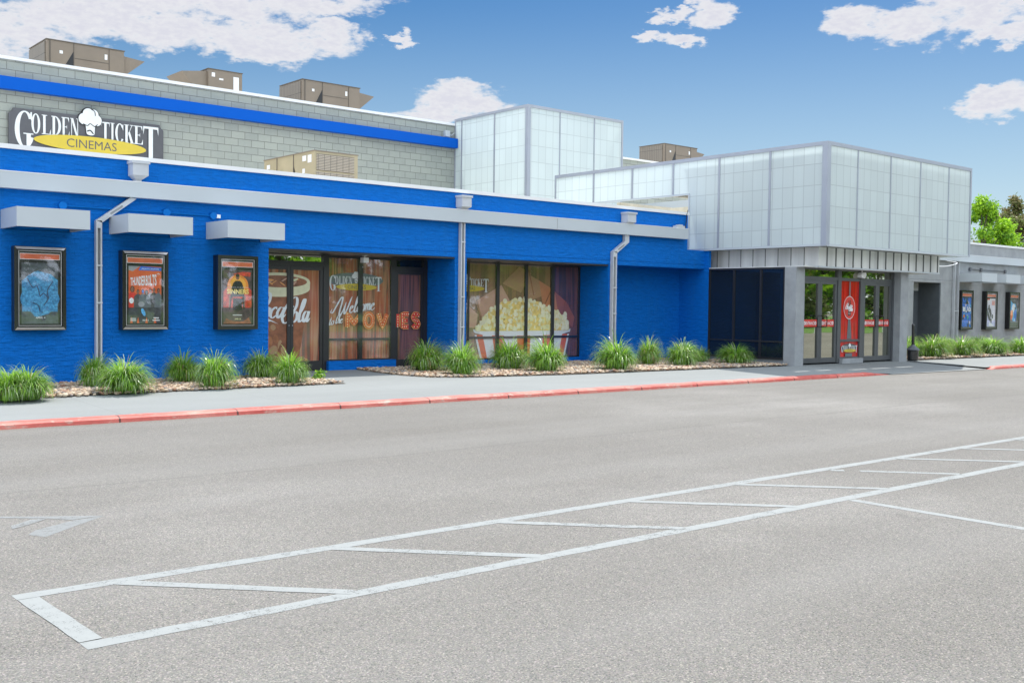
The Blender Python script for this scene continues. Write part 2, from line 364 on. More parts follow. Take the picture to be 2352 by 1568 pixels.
def dark_glass(name, c, spec, rough=0.02, wav=0.0):
    k = NT(name); k.col(k.ramp(k.noise(1, 2), [(0.3, sc(c, 0.9)), (0.7, sc(c, 1.1))])); k.rough(rough)
    k.p.inputs['IOR'].default_value = spec
    if wav: k.nrm(k.bump(k.noise(2.2, 2), wav, 0.02))
    return k.m
M_darkglass = dark_glass('dark_tinted_glass', (0.010, 0.016, 0.026), 1.6)
def mirror_glass():
    k = NT('mirrored_door_glass'); g = k.n('ShaderNodeBsdfGlossy'); g.inputs['Roughness'].default_value = 0.015
    k.set(g.inputs['Color'], k.ramp(k.noise(0.6, 2), [(0.3, (0.62, 0.62, 0.50)), (0.7, (0.68, 0.68, 0.56))]))
    k.col((0.02, 0.022, 0.02)); k.rough(0.05)
    b = k.bump(k.noise(1.1, 2, 0.4), 0.03, 0.05); k.l(b, g.inputs['Normal'])
    ms = k.n('ShaderNodeMixShader'); ms.inputs[0].default_value = 0.72
    k.l(k.p.outputs[0], ms.inputs[1]); k.l(g.outputs[0], ms.inputs[2]); k.l(ms.outputs[0], k.out.inputs[0]); return k.m
M_mirror = mirror_glass()
def case_glass(name='poster_case_glass', f=0.055):
    k = NT(name); g = k.n('ShaderNodeBsdfGlossy'); g.inputs['Roughness'].default_value = 0.02
    k.set(g.inputs['Color'], k.ramp(k.noise(1, 2), [(0.3, (0.9,)*3), (0.7, (1,)*3)]))
    t = k.n('ShaderNodeBsdfTransparent'); ms = k.n('ShaderNodeMixShader'); ms.inputs[0].default_value = f
    k.l(t.outputs[0], ms.inputs[1]); k.l(g.outputs[0], ms.inputs[2]); k.l(ms.outputs[0], k.out.inputs[0]); return k.m
M_case = case_glass(); M_front = case_glass('shopfront_glass', 0.06)
P_white = graphic_mat('print_white', (0.75, 0.78, 0.78), 0.03)
P_yel = graphic_mat('print_yellow', (0.62, 0.47, 0.03), 0.04)
P_dark = graphic_mat('print_charcoal', (0.075, 0.075, 0.085), 0.08)
P_blk = graphic_mat('print_black', (0.01, 0.01, 0.012), 0.1)
P_slate = graphic_mat('print_slate', (0.13, 0.155, 0.17), 0.08)
P_orange = graphic_mat('print_orange', (0.70, 0.13, 0.035), 0.1)
P_amber = graphic_mat('print_amber', (0.75, 0.33, 0.10), 0.12)
P_red = graphic_mat('print_red', (0.62, 0.035, 0.025), 0.1)
P_stripered = graphic_mat('print_stripe_red', (0.72, 0.15, 0.06), 0.1)
P_cream = graphic_mat('print_cream', (0.70, 0.68, 0.45), 0.1)
P_pop1 = graphic_mat('print_popcorn_white', (0.86, 0.82, 0.58), 0.12, 14)
P_pop2 = graphic_mat('print_popcorn_butter', (0.82, 0.62, 0.20), 0.2, 14)
P_pop3 = graphic_mat('print_popcorn_pale', (0.80, 0.74, 0.40), 0.15, 14)
P_pop4 = graphic_mat('print_popcorn_brown', (0.42, 0.25, 0.08), 0.2, 14)
P_bulb = graphic_mat('print_bulb', (0.85, 0.75, 0.42), 0.05)
P_cola = graphic_mat('print_cola_brown', (0.26, 0.09, 0.04), 0.45, 7)
P_amber_dim = graphic_mat('print_cola_amber', (0.36, 0.13, 0.05), 0.4, 7)
P_tick = graphic_mat('print_ticket_peach', (0.58, 0.35, 0.25), 0.08, 3)
P_tick2 = graphic_mat('print_ticket_dim', (0.42, 0.24, 0.12), 0.1, 3)
P_lblue = graphic_mat('print_light_blue', (0.10, 0.42, 0.75), 0.3, 22)
P_mblue = graphic_mat('print_mid_blue', (0.02, 0.15, 0.60), 0.25, 18)
P_dblue = graphic_mat('print_navy', (0.02, 0.035, 0.10), 0.2, 12)
P_gold = graphic_mat('print_gold', (0.78, 0.25, 0.03), 0.15, 8)
P_grey = graphic_mat('print_grey', (0.30, 0.32, 0.34), 0.1, 10)
P_skin = graphic_mat('print_brown_skin', (0.25, 0.12, 0.08), 0.2, 12)
P_lav = graphic_mat('print_lavender', (0.50, 0.52, 0.72), 0.1, 6)

# ------------------------------------------------------------------ mesh builder
class MB:
    def __init__(s): s.v = []; s.f = []; s.mi = []; s.mats = []
    def _m(s, m):
        if m not in s.mats: s.mats.append(m)
        return s.mats.index(m)
    def poly(s, pts, m):
        b = len(s.v); s.v += [tuple(p) for p in pts]; s.f.append(tuple(range(b, b + len(pts)))); s.mi.append(s._m(m)); return s
    def box(s, x0, x1, y0, y1, z0, z1, m):
        b = len(s.v)
        s.v += [(x0,y0,z0),(x1,y0,z0),(x1,y1,z0),(x0,y1,z0),(x0,y0,z1),(x1,y0,z1),(x1,y1,z1),(x0,y1,z1)]
        for q in ((0,3,2,1),(4,5,6,7),(0,1,5,4),(1,2,6,5),(2,3,7,6),(3,0,4,7)):
            s.f.append(tuple(b + i for i in q)); s.mi.append(s._m(m))
        return s
    def prism(s, pts, vec, m):      # pts: closed 3D outline, extruded by vec
        b = len(s.v); n = len(pts); v = Vector(vec)
        s.v += [tuple(p) for p in pts] + [tuple(Vector(p) + v) for p in pts]
        s.f.append(tuple(b + i for i in range(n))); s.f.append(tuple(b + n + i for i in reversed(range(n))))
        for i in range(n): j = (i + 1) % n; s.f.append((b + i, b + n + i, b + n + j, b + j))
        s.mi += [s._m(m)] * (n + 2); return s
    def tube(s, pts, r, m, n=8):
        pts = [Vector(p) for p in pts]; b0 = len(s.v); rs = r if isinstance(r, (list, tuple)) else [r] * len(pts)
        for i, p in enumerate(pts):
            d = (pts[min(i + 1, len(pts) - 1)] - pts[max(i - 1, 0)]).normalized()
            a = d.cross(Vector((0.3, 0.2, 1)) if abs(d.z) < 0.9 else Vector((1, 0.1, 0))).normalized(); c = d.cross(a)
            for k in range(n):
                t = 2 * math.pi * k / n; s.v.append(tuple(p + (a * math.cos(t) + c * math.sin(t)) * rs[i]))
        for i in range(len(pts) - 1):
            for k in range(n):
                s.f.append((b0 + i*n + k, b0 + i*n + (k+1) % n, b0 + (i+1)*n + (k+1) % n, b0 + (i+1)*n + k)); s.mi.append(s._m(m))
        s.f.append(tuple(b0 + k for k in reversed(range(n)))); s.f.append(tuple(b0 + (len(pts)-1)*n + k for k in range(n))); s.mi += [s._m(m)] * 2
        return s
    def build(s, name, parent=None, smooth=False, label=None):
        me = bpy.data.meshes.new(name)
        loc = parent_world(parent) if parent else Vector((0, 0, 0))
        me.from_pydata([(x - loc.x, y - loc.y, z - loc.z) for x, y, z in s.v], [], s.f)
        for m in s.mats: me.materials.append(m)
        me.polygons.foreach_set('material_index', s.mi)
        if smooth: me.polygons.foreach_set('use_smooth', [True] * len(s.f))
        me.update()
        o = bpy.data.objects.new(name, me); C.objects.link(o)
        if parent: o.parent = parent
        if label: o['label'] = label
        return o
def parent_world(p):
    v = Vector((0, 0, 0))
    while p: v += p.location; p = p.parent
    return v
def tag(o, label=None, cat=None, group=None, kind=None):
    if label: o['label'] = label
    if cat: o['category'] = cat
    if group: o['group'] = group
    if kind: o['kind'] = kind
    return o
def empty(name, loc, label, cat, group=None):
    o = bpy.data.objects.new(name, None); o.empty_display_size = 0.2; C.objects.link(o); o.location = loc
    return tag(o, label, cat, group)
def copy_tree(o, parent=None):
    c = o.copy(); C.objects.link(c)
    if parent: c.parent = parent
    for ch in [x for x in bpy.data.objects if x.parent == o]: copy_tree(ch, c)
    return c

# 2D drawing on a wall plane facing -Y: every shape sits a hair in front of the last
class Draw(MB):
    def __init__(s, y, step=0.0002): super().__init__(); s.y = y; s.st = step
    def nx(s): s.y -= s.st; return s.y
    def pg(s, pts, m): y = s.nx(); return s.poly([(x, y, z) for x, z in pts], m)
    def rect(s, x0, x1, z0, z1, m): return s.pg([(x0, z0), (x1, z0), (x1, z1), (x0, z1)], m)
    def ell(s, cx, cz, rx, rz, m, n=28, rot=0.0):
        c, t = math.cos(rot), math.sin(rot)
        return s.pg([(cx + rx*math.cos(a)*c - rz*math.sin(a)*t, cz + rx*math.cos(a)*t + rz*math.sin(a)*c) for a in [2*math.pi*i/n for i in range(n)]], m)
    def strip(s, A, B, m, dz=0.0):
        y = s.nx(); b = len(s.v)
        for i, (p, q) in enumerate(zip(A, B)): s.v += [(p[0], y - i*dz, p[1]), (q[0], y - i*dz, q[1])]
        for i in range(len(A) - 1): s.f.append((b+2*i, b+2*i+1, b+2*i+3, b+2*i+2)); s.mi.append(s._m(m))
        s.y -= dz * len(A)
    def pen(s, pts, w, m, closed=False, slant=None):
        pts = [Vector(p) for p in pts]
        A, B = [], []
        for i, p in enumerate(pts):
            d = pts[min(i+1, len(pts)-1)] - pts[max(i-1, 0)]
            if d.length < 1e-9: d = Vector((1, 0))
            d.normalize(); n = Vector((-d.y, d.x))
            ww = w
            if slant is not None: ww = w * (0.35 + 0.95 * abs(d.y) ** 1.5)
            t = i / max(1, len(pts) - 1)
            if slant is not None: ww *= min(1, 0.3 + 4 * t, 0.3 + 4 * (1 - t))
            A.append(p + n * ww / 2); B.append(p - n * ww / 2)
        s.strip(A, B, m, 0.00002)
def crom(P, k=8):
    P = [Vector(p) for p in P]; Q = [P[0]*2 - P[1]] + P + [P[-1]*2 - P[-2]]; R = []
    for i in range(1, len(Q) - 2):
        for j in range(k):
            t = j / k; a, b, c, d = Q[i-1], Q[i], Q[i+1], Q[i+2]
            R.append(0.5 * (2*b + (c - a)*t + (2*a - 5*b + 4*c - d)*t*t + (3*b - a - 3*c + d)*t**3))
    R.append(P[-1]); return R

def font_text(d, string, x0, x1, z0, z1, m, bold=0.0, shear=0.0):
    cu = bpy.data.curves.new('lettering', 'FONT'); cu.body = string; cu.size = 1; cu.offset = bold; cu.shear = shear; cu.resolution_u = 3
    o = bpy.data.objects.new('lettering', cu); C.objects.link(o)
    dg = bpy.context.evaluated_depsgraph_get(); dg.update()
    me = bpy.data.meshes.new_from_object(o.evaluated_get(dg))
    vs = [(v.co.x, v.co.y) for v in me.vertices]; fs = [tuple(p.vertices) for p in me.polygons]
    bpy.data.objects.remove(o); bpy.data.curves.remove(cu); bpy.data.meshes.remove(me)
    ax, bx = min(v[0] for v in vs), max(v[0] for v in vs); az_, bz = min(v[1] for v in vs), max(v[1] for v in vs)
    y = d.nx(); b = len(d.v)
    d.v += [(x0 + (x-ax)/(bx-ax)*(x1-x0), y, z0 + (z-az_)/(bz-az_)*(z1-z0)) for x, z in vs]
    for f in fs: d.f.append(tuple(b + i for i in f)); d.mi.append(d._m(m))

def serif(d, ch, x0, x1, z0, z1, m):
    U = lambda p: (x0 + p[0]*(x1-x0), z0 + p[1]*(z1-z0))
    R = lambda a, b, c, e: d.pg([U((a, c)), U((b, c)), U((b, e)), U((a, e))], m)
    Pg = lambda *p: d.pg([U(q) for q in p], m)
    def ring(cx, cy, a, b, ai, bi, t0, t1, n=26, sh=0.0):
        A, B = [], []
        for i in range(n + 1):
            t = rad(t0 + (t1 - t0) * i / n); A.append(U((cx + a*math.cos(t), cy + b*math.sin(t)))); B.append(U((cx + sh + ai*math.cos(t), cy + bi*math.sin(t))))
        d.strip(A, B, m)
    if ch == 'T': R(.36, .64, 0.03, .95); R(0, 1, .93, 1); Pg((0, .95), (0, .74), (.09, .95)); Pg((1, .95), (.91, .95), (1, .74)); R(.2, .8, 0, .035)
    if ch == 'I': R(.28, .72, .03, .97); R(.05, .95, 0, .035); R(.05, .95, .965, 1)
    if ch == 'L': R(.15, .42, .03, .97); R(0, .6, .965, 1); R(0, 1, 0, .045); Pg((.82, .04), (1, .04), (1, .3))
    if ch == 'E': R(.13, .40, .03, .97); R(0, .93, .955, 1); R(0, 1, 0, .045); R(.4, .68, .48, .52); Pg((.76, .96), (.93, .74), (.93, .96)); Pg((.82, .04), (1, .04), (1, .3)); Pg((.68, .38), (.68, .62), (.6, .5))
    if ch == 'D': R(.12, .38, .03, .97); R(0, .42, 0, .045); R(0, .42, .955, 1); ring(.36, .5, .64, .5, .36, .455, -90, 90)
    if ch == 'O': ring(.5, .5, .5, .52, .24, .47, 0, 360, 36)
    if ch == 'C': ring(.55, .5, .55, .52, .28, .47, 40, 322, 32); Pg((.9, .98), (.82, .8), (.97, .64), (.97, .98))
    if ch == 'G': ring(.58, .5, .58, .52, .30, .48, 38, 335, 36); R(.68, .93, .06, .38); R(.5, 1.08, .37, .40); Pg((.92, 1.0), (.86, .86), (1.0, .72), (1.0, 1.0))
    if ch == 'K': R(.12, .38, .03, .97); R(0, .5, 0, .035); R(0, .5, .965, 1); Pg((.36, .36), (.42, .42), (.86, .98), (.78, .98)); Pg((.42, .56), (.58, .66), (.98, .02), (.70, .02)); R(.6, 1.02, .965, 1); R(.62, 1.05, 0, .035)
    if ch == 'N': R(.12, .2, .03, .97); R(.8, .88, .0, .97); Pg((.1, 1), (.34, 1), (.9, 0), (.68, 0)); R(0, .3, .965, 1); R(0, .33, 0, .035); R(.66, 1, .965, 1)
def logo(d, x, ztop, w, big=True, right_only=False, hat_only=False):
    z = lambda v: ztop + v * w
    X = lambda v: x + v * w
    if not right_only:
        serif(d, 'G', X(0), X(.112), z(-.24), z(0.004), P_white)
        for ch, a, b in (('O', .108, .166), ('L', .176, .237), ('D', .24, .305), ('E', .308, .362), ('N', .366, .428)): serif(d, ch, X(a), X(b), z(-.138), z(-.004), P_white)
    for ch, a, b in (('T', .582, .642), ('I', .646, .678), ('C', .682, .742), ('K', .747, .815), ('E', .818, .884)): serif(d, ch, X(a), X(b), z(-.138), z(-.004), P_white)
    serif(d, 'T', X(.886), X(1.0), z(-.24), z(0.0), P_white)
    # chef hat emblem
    cx = .503
    for (a, b, r, s_) in ((-.045, .0, .036, .040), (.045, -.002, .036, .040), (-.012, .036, .040, .042), (.024, .038, .034, .036), (0, -.01, .05, .035)):
        if right_only and a < -0.02: continue
        d.ell(X(cx + a), z(b), r*w*1.12, s_*w*1.10, P_blk if big else P_slate)
    for (a, b, r, s_) in ((-.045, .0, .036, .040), (.045, -.002, .036, .040), (-.012, .036, .040, .042), (.024, .038, .034, .036), (0, -.005, .05, .035)):
        if right_only and a < -0.02: continue
        d.ell(X(cx + a), z(b), r*w, s_*w, P_white)
    d.pg([(X(cx-.034), z(-.03)), (X(cx+.034), z(-.03)), (X(cx+.030), z(-.098)), (X(cx-.026), z(-.098))], P_white)
    d.ell(X(cx+.002), z(-.098), .028*w, .014*w, P_white)
    d.pen(crom([(X(cx-.05), z(-.035)), (X(cx-.02), z(-.045)), (X(cx), z(-.03)), (X(cx+.03), z(-.046)), (X(cx+.052), z(-.03))]), .006*w, P_blk)
    d.pen(crom([(X(cx-.022), z(-.085)), (X(cx), z(-.078)), (X(cx+.022), z(-.10))]), .009*w, P_blk)
    if big: d.pen(crom([(X(cx+.005), z(.075)), (X(cx+.03), z(.06)), (X(cx+.036), z(.03))]), .006*w, P_blk)
    if right_only:
        n = 20; pts = [(X(.5), z(-.178 + .056))] + [(X(.513 + .394*math.sin(t)), z(-.178 + .056*math.cos(t))) for t in [math.pi*i/n for i in range(n+1)]] + [(X(.5), z(-.178 - .056))]
        d.pg(pts, P_yel); font_text(d, 'MAS', X(.535), X(.68), z(-.208), z(-.150), P_dark)
    else:
        d.ell(X(.513), z(-.178), .394*w, .056*w, P_yel, 40)
        font_text(d, 'CINEMAS', X(.34), X(.69), z(-.209), z(-.149), P_dark)

LET = {
 'W': [[(-.9,.9),(-1.05,.45),(-.75,.3),(-.35,1.1),(.15,2.15),(.45,2.3),(.48,1.6),(.35,.2),(.5,-.3),(.85,.4),(1.15,1.6)], [(1.15,1.6),(1.08,.4),(1.25,-.05),(1.55,.7),(1.8,1.7),(1.95,2.25)]],
 'e': [[(0,.45),(.4,.7),(.35,.98),(.08,.75),(.05,.25),(.3,.0),(.7,.35)]],
 'l': [[(0,.3),(.4,1.3),(.5,2.1),(.3,2.0),(.16,.9),(.2,.08),(.4,.05),(.62,.35)]],
 'c': [[(.5,.8),(.35,1.0),(.08,.7),(.05,.25),(.3,0),(.65,.35)]],
 'o': [[(.32,1),(.06,.7),(.05,.25),(.3,0),(.55,.3),(.5,.8),(.32,1),(.7,.85)]],
 'm': [[(0,.8),(.1,.95),(.1,.0)], [(.1,.5),(.35,1.0),(.42,.7),(.42,.0)], [(.42,.5),(.68,1.0),(.75,.6),(.76,.08),(1.0,.3)]],
 't': [[(.25,1.8),(.12,.6),(.18,.02),(.5,.3)], [(-.08,1.15),(.45,1.25)]],
 'h': [[(0,.3),(.4,1.6),(.42,2.1),(.22,1.8),(.1,0)], [(.12,.5),(.38,1.0),(.45,.6),(.44,.05),(.7,.3)]],
 'a': [[(.5,.92),(.2,.98),(.02,.5),(.2,.0),(.45,.4),(.58,1.0),(.52,.2),(.62,.02),(.85,.35)]],
 'C': [[(1.0,1.4),(.8,1.55),(.72,1.1),(.95,.9),(1.25,1.6),(1.1,2.3),(.6,2.2),(.05,1.4),(-.15,.5),(.15,-.05),(.6,.05),(.85,.5),(.7,.8),(.5,.5)]],
}
ADV = {'W': 1.95, 'e': .62, 'l': .58, 'c': .6, 'o': .66, 'm': .98, 't': .5, 'h': .66, 'a': .8, 'C': .95, ' ': .6}
def script(d, word, x, z, u, w, m, shear=.25, slope=0.0, only=None, xs=1.0):
    px = 0.0
    for ch in word:
        for st in LET.get(ch, []):
            P = [(x + (px + p[0] + shear*p[1]) * u * xs, z + p[1]*u + slope*(px + p[0])*u) for p in st]
            d.pen(crom(P, 6), w, m, slant=1)
        px += ADV[ch]
    return px

# ------------------------------------------------------------------ GROUND
def grid_sheet(name, x0, x1, y0, y1, z, m):
    b = MB(); b.poly([(x0,y0,z),(x1,y0,z),(x1,y1,z),(x0,y1,z)], m); return tag(b.build(name), kind='structure')
grid_sheet('parking_lot', -300, 400, -300, 400, 0.0, M_asphalt)
M_turf = plain('mown_turf', (0.10, 0.20, 0.035), 0.95, 0.3, 3, bump=0.4)
b = MB(); b.poly([(-60,-26,.01),(10,-12,.01),(60,-7,.01),(200,4,.01),(200,-120,.01),(-60,-120,.01)], M_turf); tag(b.build('grass_verge'), kind='structure')

GZ = lambda y: 0.055 + (min(max(y, 12.85), 15.3) - 12.85) * 0.03       # pavement rises gently to the walls
b = MB()
KX0, KX1 = -8.0, 21.9
ramp0, ramp1 = 21.9, 26.1
b.poly([(KX0,12.83,.057),(20.9,12.83,.057),(21.9,12.70,.022),(21.9,15.3,.129),(KX0,15.3,.129)], M_walk)
b.poly([(21.9,12.6,.012),(26.1,12.45,.012),(26.1,15.3,.129),(21.9,15.3,.129)], M_walk)
b.poly([(26.1,12.5,.055),(70,11.6,.055),(70,15.3,.129),(26.1,15.3,.129)], M_walk)
b.poly([(KX0,15.3,.129),(70,15.3,.129),(70,19,.131),(KX0,19,.131)], M_walk)
tag(b.build('sidewalk'), kind='structure')
def kerb(x0, x1, yf, slope=0.0, taper0=False, taper1=False):
    prof = [(0, 0), (.01, .045), (.035, .066), (.08, .075), (.15, .076), (.20, .066), (.205, .0)]
    xs = np.arange(x0, x1 + .001, 0.12); b = MB(); n = len(prof)
    for i, x in enumerate(xs):
        t = 1.0
        if taper1: t = min(1, max(0.12, (x1 - x) / 0.9))
        if taper0: t = min(t, max(0.12, (x - x0) / 0.3))
        wy = 0.012 * math.sin(x * 2.1) + 0.008 * math.sin(x * 5.3 + 1) + random.uniform(-.003, .003)
        for (p, q) in prof: b.v.append((x, yf + slope * (x - x0) + wy + p, q * t * (1 + random.uniform(-.03, .03))))
    for i in range(len(xs) - 1):
        for j in range(n - 1): b.f.append((i*n+j, (i+1)*n+j, (i+1)*n+j+1, i*n+j+1)); b.mi.append(0)
    b.mats = [M_kerb]; b.f.append(tuple(range(n - 1, -1, -1))); b.f.append(tuple((len(xs)-1)*n + j for j in range(n))); b.mi += [0, 0]
    return tag(b.build('kerb', smooth=False), kind='structure')
kerb(-6, 21.95, 12.64, taper1=True)
kerb(26.2, 60, 12.40, -0.02, taper0=True)

# entry path boundary is simply pavement; soil sheets carry the gravel
b = MB()
def bed(pts): b.poly([(x, y, .135) for x, y in pts], M_soil)
bed([(-6,14.9),(9.22,15.15),(9.18,17.35),(-6,17.35)])
bed([(11.35,18.36),(11.15,17.2),(11.1,16.3),(11.25,15.6),(11.75,15.25),(14,14.98),(21.05,14.72),(21.05,18.2),(13.2,18.36)])
bed([(26.6,14.62),(45,14.3),(45,17.39),(26.6,17.39)])
tag(b.build('gravel_bed'), kind='structure')

def in_poly(x, y, P):
    c = np.zeros(len(x), bool); j = len(P) - 1
    for i in range(len(P)):
        xi, yi = P[i]; xj, yj = P[j]
        c ^= ((yi > y) != (yj > y)) & (x < (xj - xi) * (y - yi) / (yj - yi + 1e-12) + xi); j = i
    return c
def gravel():
    ph = (1 + 5 ** .5) / 2
    iv = np.array([(-1,ph,0),(1,ph,0),(-1,-ph,0),(1,-ph,0),(0,-1,ph),(0,1,ph),(0,-1,-ph),(0,1,-ph),(ph,0,-1),(ph,0,1),(-ph,0,-1),(-ph,0,1)], float); iv /= np.linalg.norm(iv[0])
    fc = np.array([(0,11,5),(0,5,1),(0,1,7),(0,7,10),(0,10,11),(1,5,9),(5,11,4),(11,10,2),(10,7,6),(7,1,8),(3,9,4),(3,4,2),(3,2,6),(3,6,8),(3,8,9),(4,9,5),(2,4,11),(6,2,10),(8,6,7),(9,8,1)])
    P = []
    for sp, poly in ((0.058, [(3.2,14.92),(9.2,15.17),(9.15,17.38),(3.2,17.38)]),
                     (0.066, [(11.37,18.34),(11.18,17.2),(11.12,16.3),(11.27,15.6),(11.75,15.26),(14,15.0),(21.05,14.76),(21.05,18.1),(13.2,18.34)]),
                     (0.075, [(26.6,14.66),(42,14.36),(42,17.38),(26.6,17.38)])):
        xs = np.arange(min(p[0] for p in poly), max(p[0] for p in poly), sp); ys = np.arange(min(p[1] for p in poly), max(p[1] for p in poly), sp)
        X, Y = np.meshgrid(xs, ys); X = X.ravel() + rng.normal(0, sp*.35, X.size); Y = Y.ravel() + rng.normal(0, sp*.35, Y.size)
        k = in_poly(X, Y, poly); k &= ~((Y > 17.36) & (((X > 13.13) & (X < 13.48)) | ((X > 17.62) & (X < 17.96))))
        P.append(np.c_[X[k], Y[k], np.full(k.sum(), sp)])
    P = np.concatenate(P); n = len(P)
    s = P[:, 2] * rng.uniform(.30, .78, n); sc3 = np.c_[s*rng.uniform(.8, 1.5, n), s*rng.uniform(.7, 1.1, n), s*rng.uniform(.35, .65, n)]
    V = iv[None] * (1 + rng.uniform(-.22, .22, (n, 12, 1))) * sc3[:, None]
    a = rng.uniform(0, 6.28, n); tl = rng.normal(0, .35, n)
    ca, sa, ct, st = np.cos(a), np.sin(a), np.cos(tl), np.sin(tl)
    x, y, z = V[..., 0], V[..., 1], V[..., 2]
    y, z = y*ct[:, None] - z*st[:, None], y*st[:, None] + z*ct[:, None]
    x, y = x*ca[:, None] - y*sa[:, None], x*sa[:, None] + y*ca[:, None]
    V = np.stack([x + P[:, 0:1], y + P[:, 1:2], z + .143 + rng.uniform(0, .02, (n, 1))], -1).reshape(-1, 3)
    F = (fc[None] + (np.arange(n) * 12)[:, None, None]).reshape(-1, 3)
    me = bpy.data.meshes.new('gravel'); me.vertices.add(len(V)); me.vertices.foreach_set('co', V.ravel())
    me.loops.add(F.size); me.loops.foreach_set('vertex_index', F.ravel().astype(np.int32)); me.polygons.add(len(F))
    me.polygons.foreach_set('loop_start', np.arange(0, F.size, 3, dtype=np.int32))
    for m in STONES: me.materials.append(m)
    me.polygons.foreach_set('material_index', np.repeat(rng.choice(5, n, p=[.28, .26, .17, .09, .20]), 20).astype(np.int32))
    me.update(calc_edges=True); me.validate()
    o = bpy.data.objects.new('gravel', me); C.objects.link(o); tag(o, 'tan and brown river gravel filling the planting beds along the wall', 'gravel', kind='stuff')
gravel()

def line(pts, w, m=M_line, z=0.0015, name='painted_line', jit=0.004):
    a, c = Vector(pts[0]), Vector(pts[1]); d = (c - a); Ln = d.length; d.normalize(); n = Vector((-d.y, d.x)); k = max(2, int(Ln / 0.12))
    b = MB(); b.mats = [m]
    for i in range(k + 1):
        p = a + d * Ln * i / k; l_, r_ = w/2 + random.uniform(-jit, jit), w/2 + random.uniform(-jit, jit)
        b.v += [tuple((p + n*l_).to_3d() + Vector((0, 0, z))), tuple((p - n*r_).to_3d() + Vector((0, 0, z)))]
    for i in range(k): b.f.append((2*i+1, 2*i+3, 2*i+2, 2*i)); b.mi.append(0)
    return tag(b.build(name), kind='structure')
line([(1.45, 5.45), (40, 5.45)], .105)
line([(1.47, 4.50), (40, 4.52)], .105)
line([(1.50, 5.39), (1.52, 4.56)], .10, z=.003)
x = 1.96
for i in range(16):
    if i == 5:
        line([(x + .06, 5.39), (x + .15, 5.30)], .085); line([(x + .24, 5.20), (x + .83, 4.56)], .085)
    else: line([(x - .01, 5.425), (x + .84, 4.53)], .085, z=.0026)
    x += 1.265
line([(7.17, 4.44), (7.15, -2.5)], .09); line([(12.3, 4.44), (12.3, -2.5)], .09)
b = MB(); b.mats = []
for z, P, m in ((.0015, [(2.487,7.185),(2.22,6.96),(1.978,6.744),(1.913,6.871),(1.981,6.977),(2.142,7.072),(2.268,7.150)], M_faint), (.0025, [(2.48,7.187),(2.268,7.168),(2.165,7.30),(1.93,7.49),(1.7,7.68),(1.7,7.74),(1.93,7.56),(2.18,7.38)], M_faint), (.0035, [(2.15,7.30),(2.06,7.33),(1.90,7.20),(1.88,7.10),(2.0,7.17)], M_faint)):
    b.poly([(p[0], p[1], z) for p in P], m)
tag(b.build('painted_arrow'), kind='structure')

# ------------------------------------------------------------------ FRONT BLUE BUILDING
WY, RY = 17.4, 18.4
FB = empty('cinema_building', (12, WY, .13), 'long low cinema front in rough bright blue painted masonry with recessed shopfronts', 'building')
b = MB()
XL = -6.0
LB = 2.535                       # soldier course line
for (a, c) in ((XL, 8.948), (13.153, 13.459), (17.645, 17.935)):
    b.box(a, c, WY, RY - .02, .05, 2.44, M_blue)
b.box(XL, 21.105, WY - .008, RY - .02, 2.44, LB, M_blue)
b.box(XL, 21.105, WY, RY - .02, LB + .006, 2.905, M_blue); b.box(XL, 20.43, WY, RY - .02, 2.905, 3.76, M_blue)
b.box(17.935, 21.105, 18.22, RY - .02, .05, 2.44, M_blue)
b.build('wall', FB)
b = MB(); b.box(21.105, 21.19, 17.26, 18.3, .05, 2.44, M_blue_side); b.box(21.105, 21.19, 17.26, 18.3, 2.44, 2.90, M_blue_side)
for x in (8.944, 13.149, 17.641): pass
b.build('side_wall', FB)
b = MB(); b.box(XL, 20.45, WY - .035, WY + .36, 3.762, 3.832, M_coping); b.build('coping', FB)
b = MB(); b.box(XL, 20.28, WY - .16, WY - .002, 3.15, 3.40, M_white); b.box(XL, 20.285, WY - .165, WY - .002, 3.40, 3.412, M_coping)
for x in (2.0, 15.85): b.box(x, x + .008, WY - .163, WY - .155, 3.16, 3.39, M_gutterin)
b.build('fascia_band', FB)
b = MB(); b.box(XL, 26.5, RY - .01, 27.5, 3.30, 3.45, M_roof); b.build('roof', FB)
b = MB(); b.box(8.96, 13.14, RY + .08, RY + .5, .05, 2.438, M_black); b.box(13.47, 17.64, RY + .08, RY + .5, .05, 2.438, M_black); b.build('dark_interior', FB)
b = MB(); b.box(8.96, 13.15, WY + .01, RY, 2.405, 2.436, M_alu); b.box(13.46, 17.64, WY + .01, RY, 2.405, 2.436, M_alu); b.build('soffit', FB)
b = MB(); b.box(10.70, 12.30, RY - .14, RY + .05, .10, .312, M_blue); b.box(13.46, 17.64, RY - .10, RY + .05, .10, .245, M_blue); b.build('base_kerb', FB)

FY0, FY1 = RY - .055, RY + .06        # frames
GYp = RY - .005                        # film plane
def pane(parent, x0, x1, z0, z1, m, name='pane', y=None):
    y = GYp if y is None else y
    b = MB(); b.box(x0, x1, y, y + .012, z0, z1, m); return b.build(name, parent)
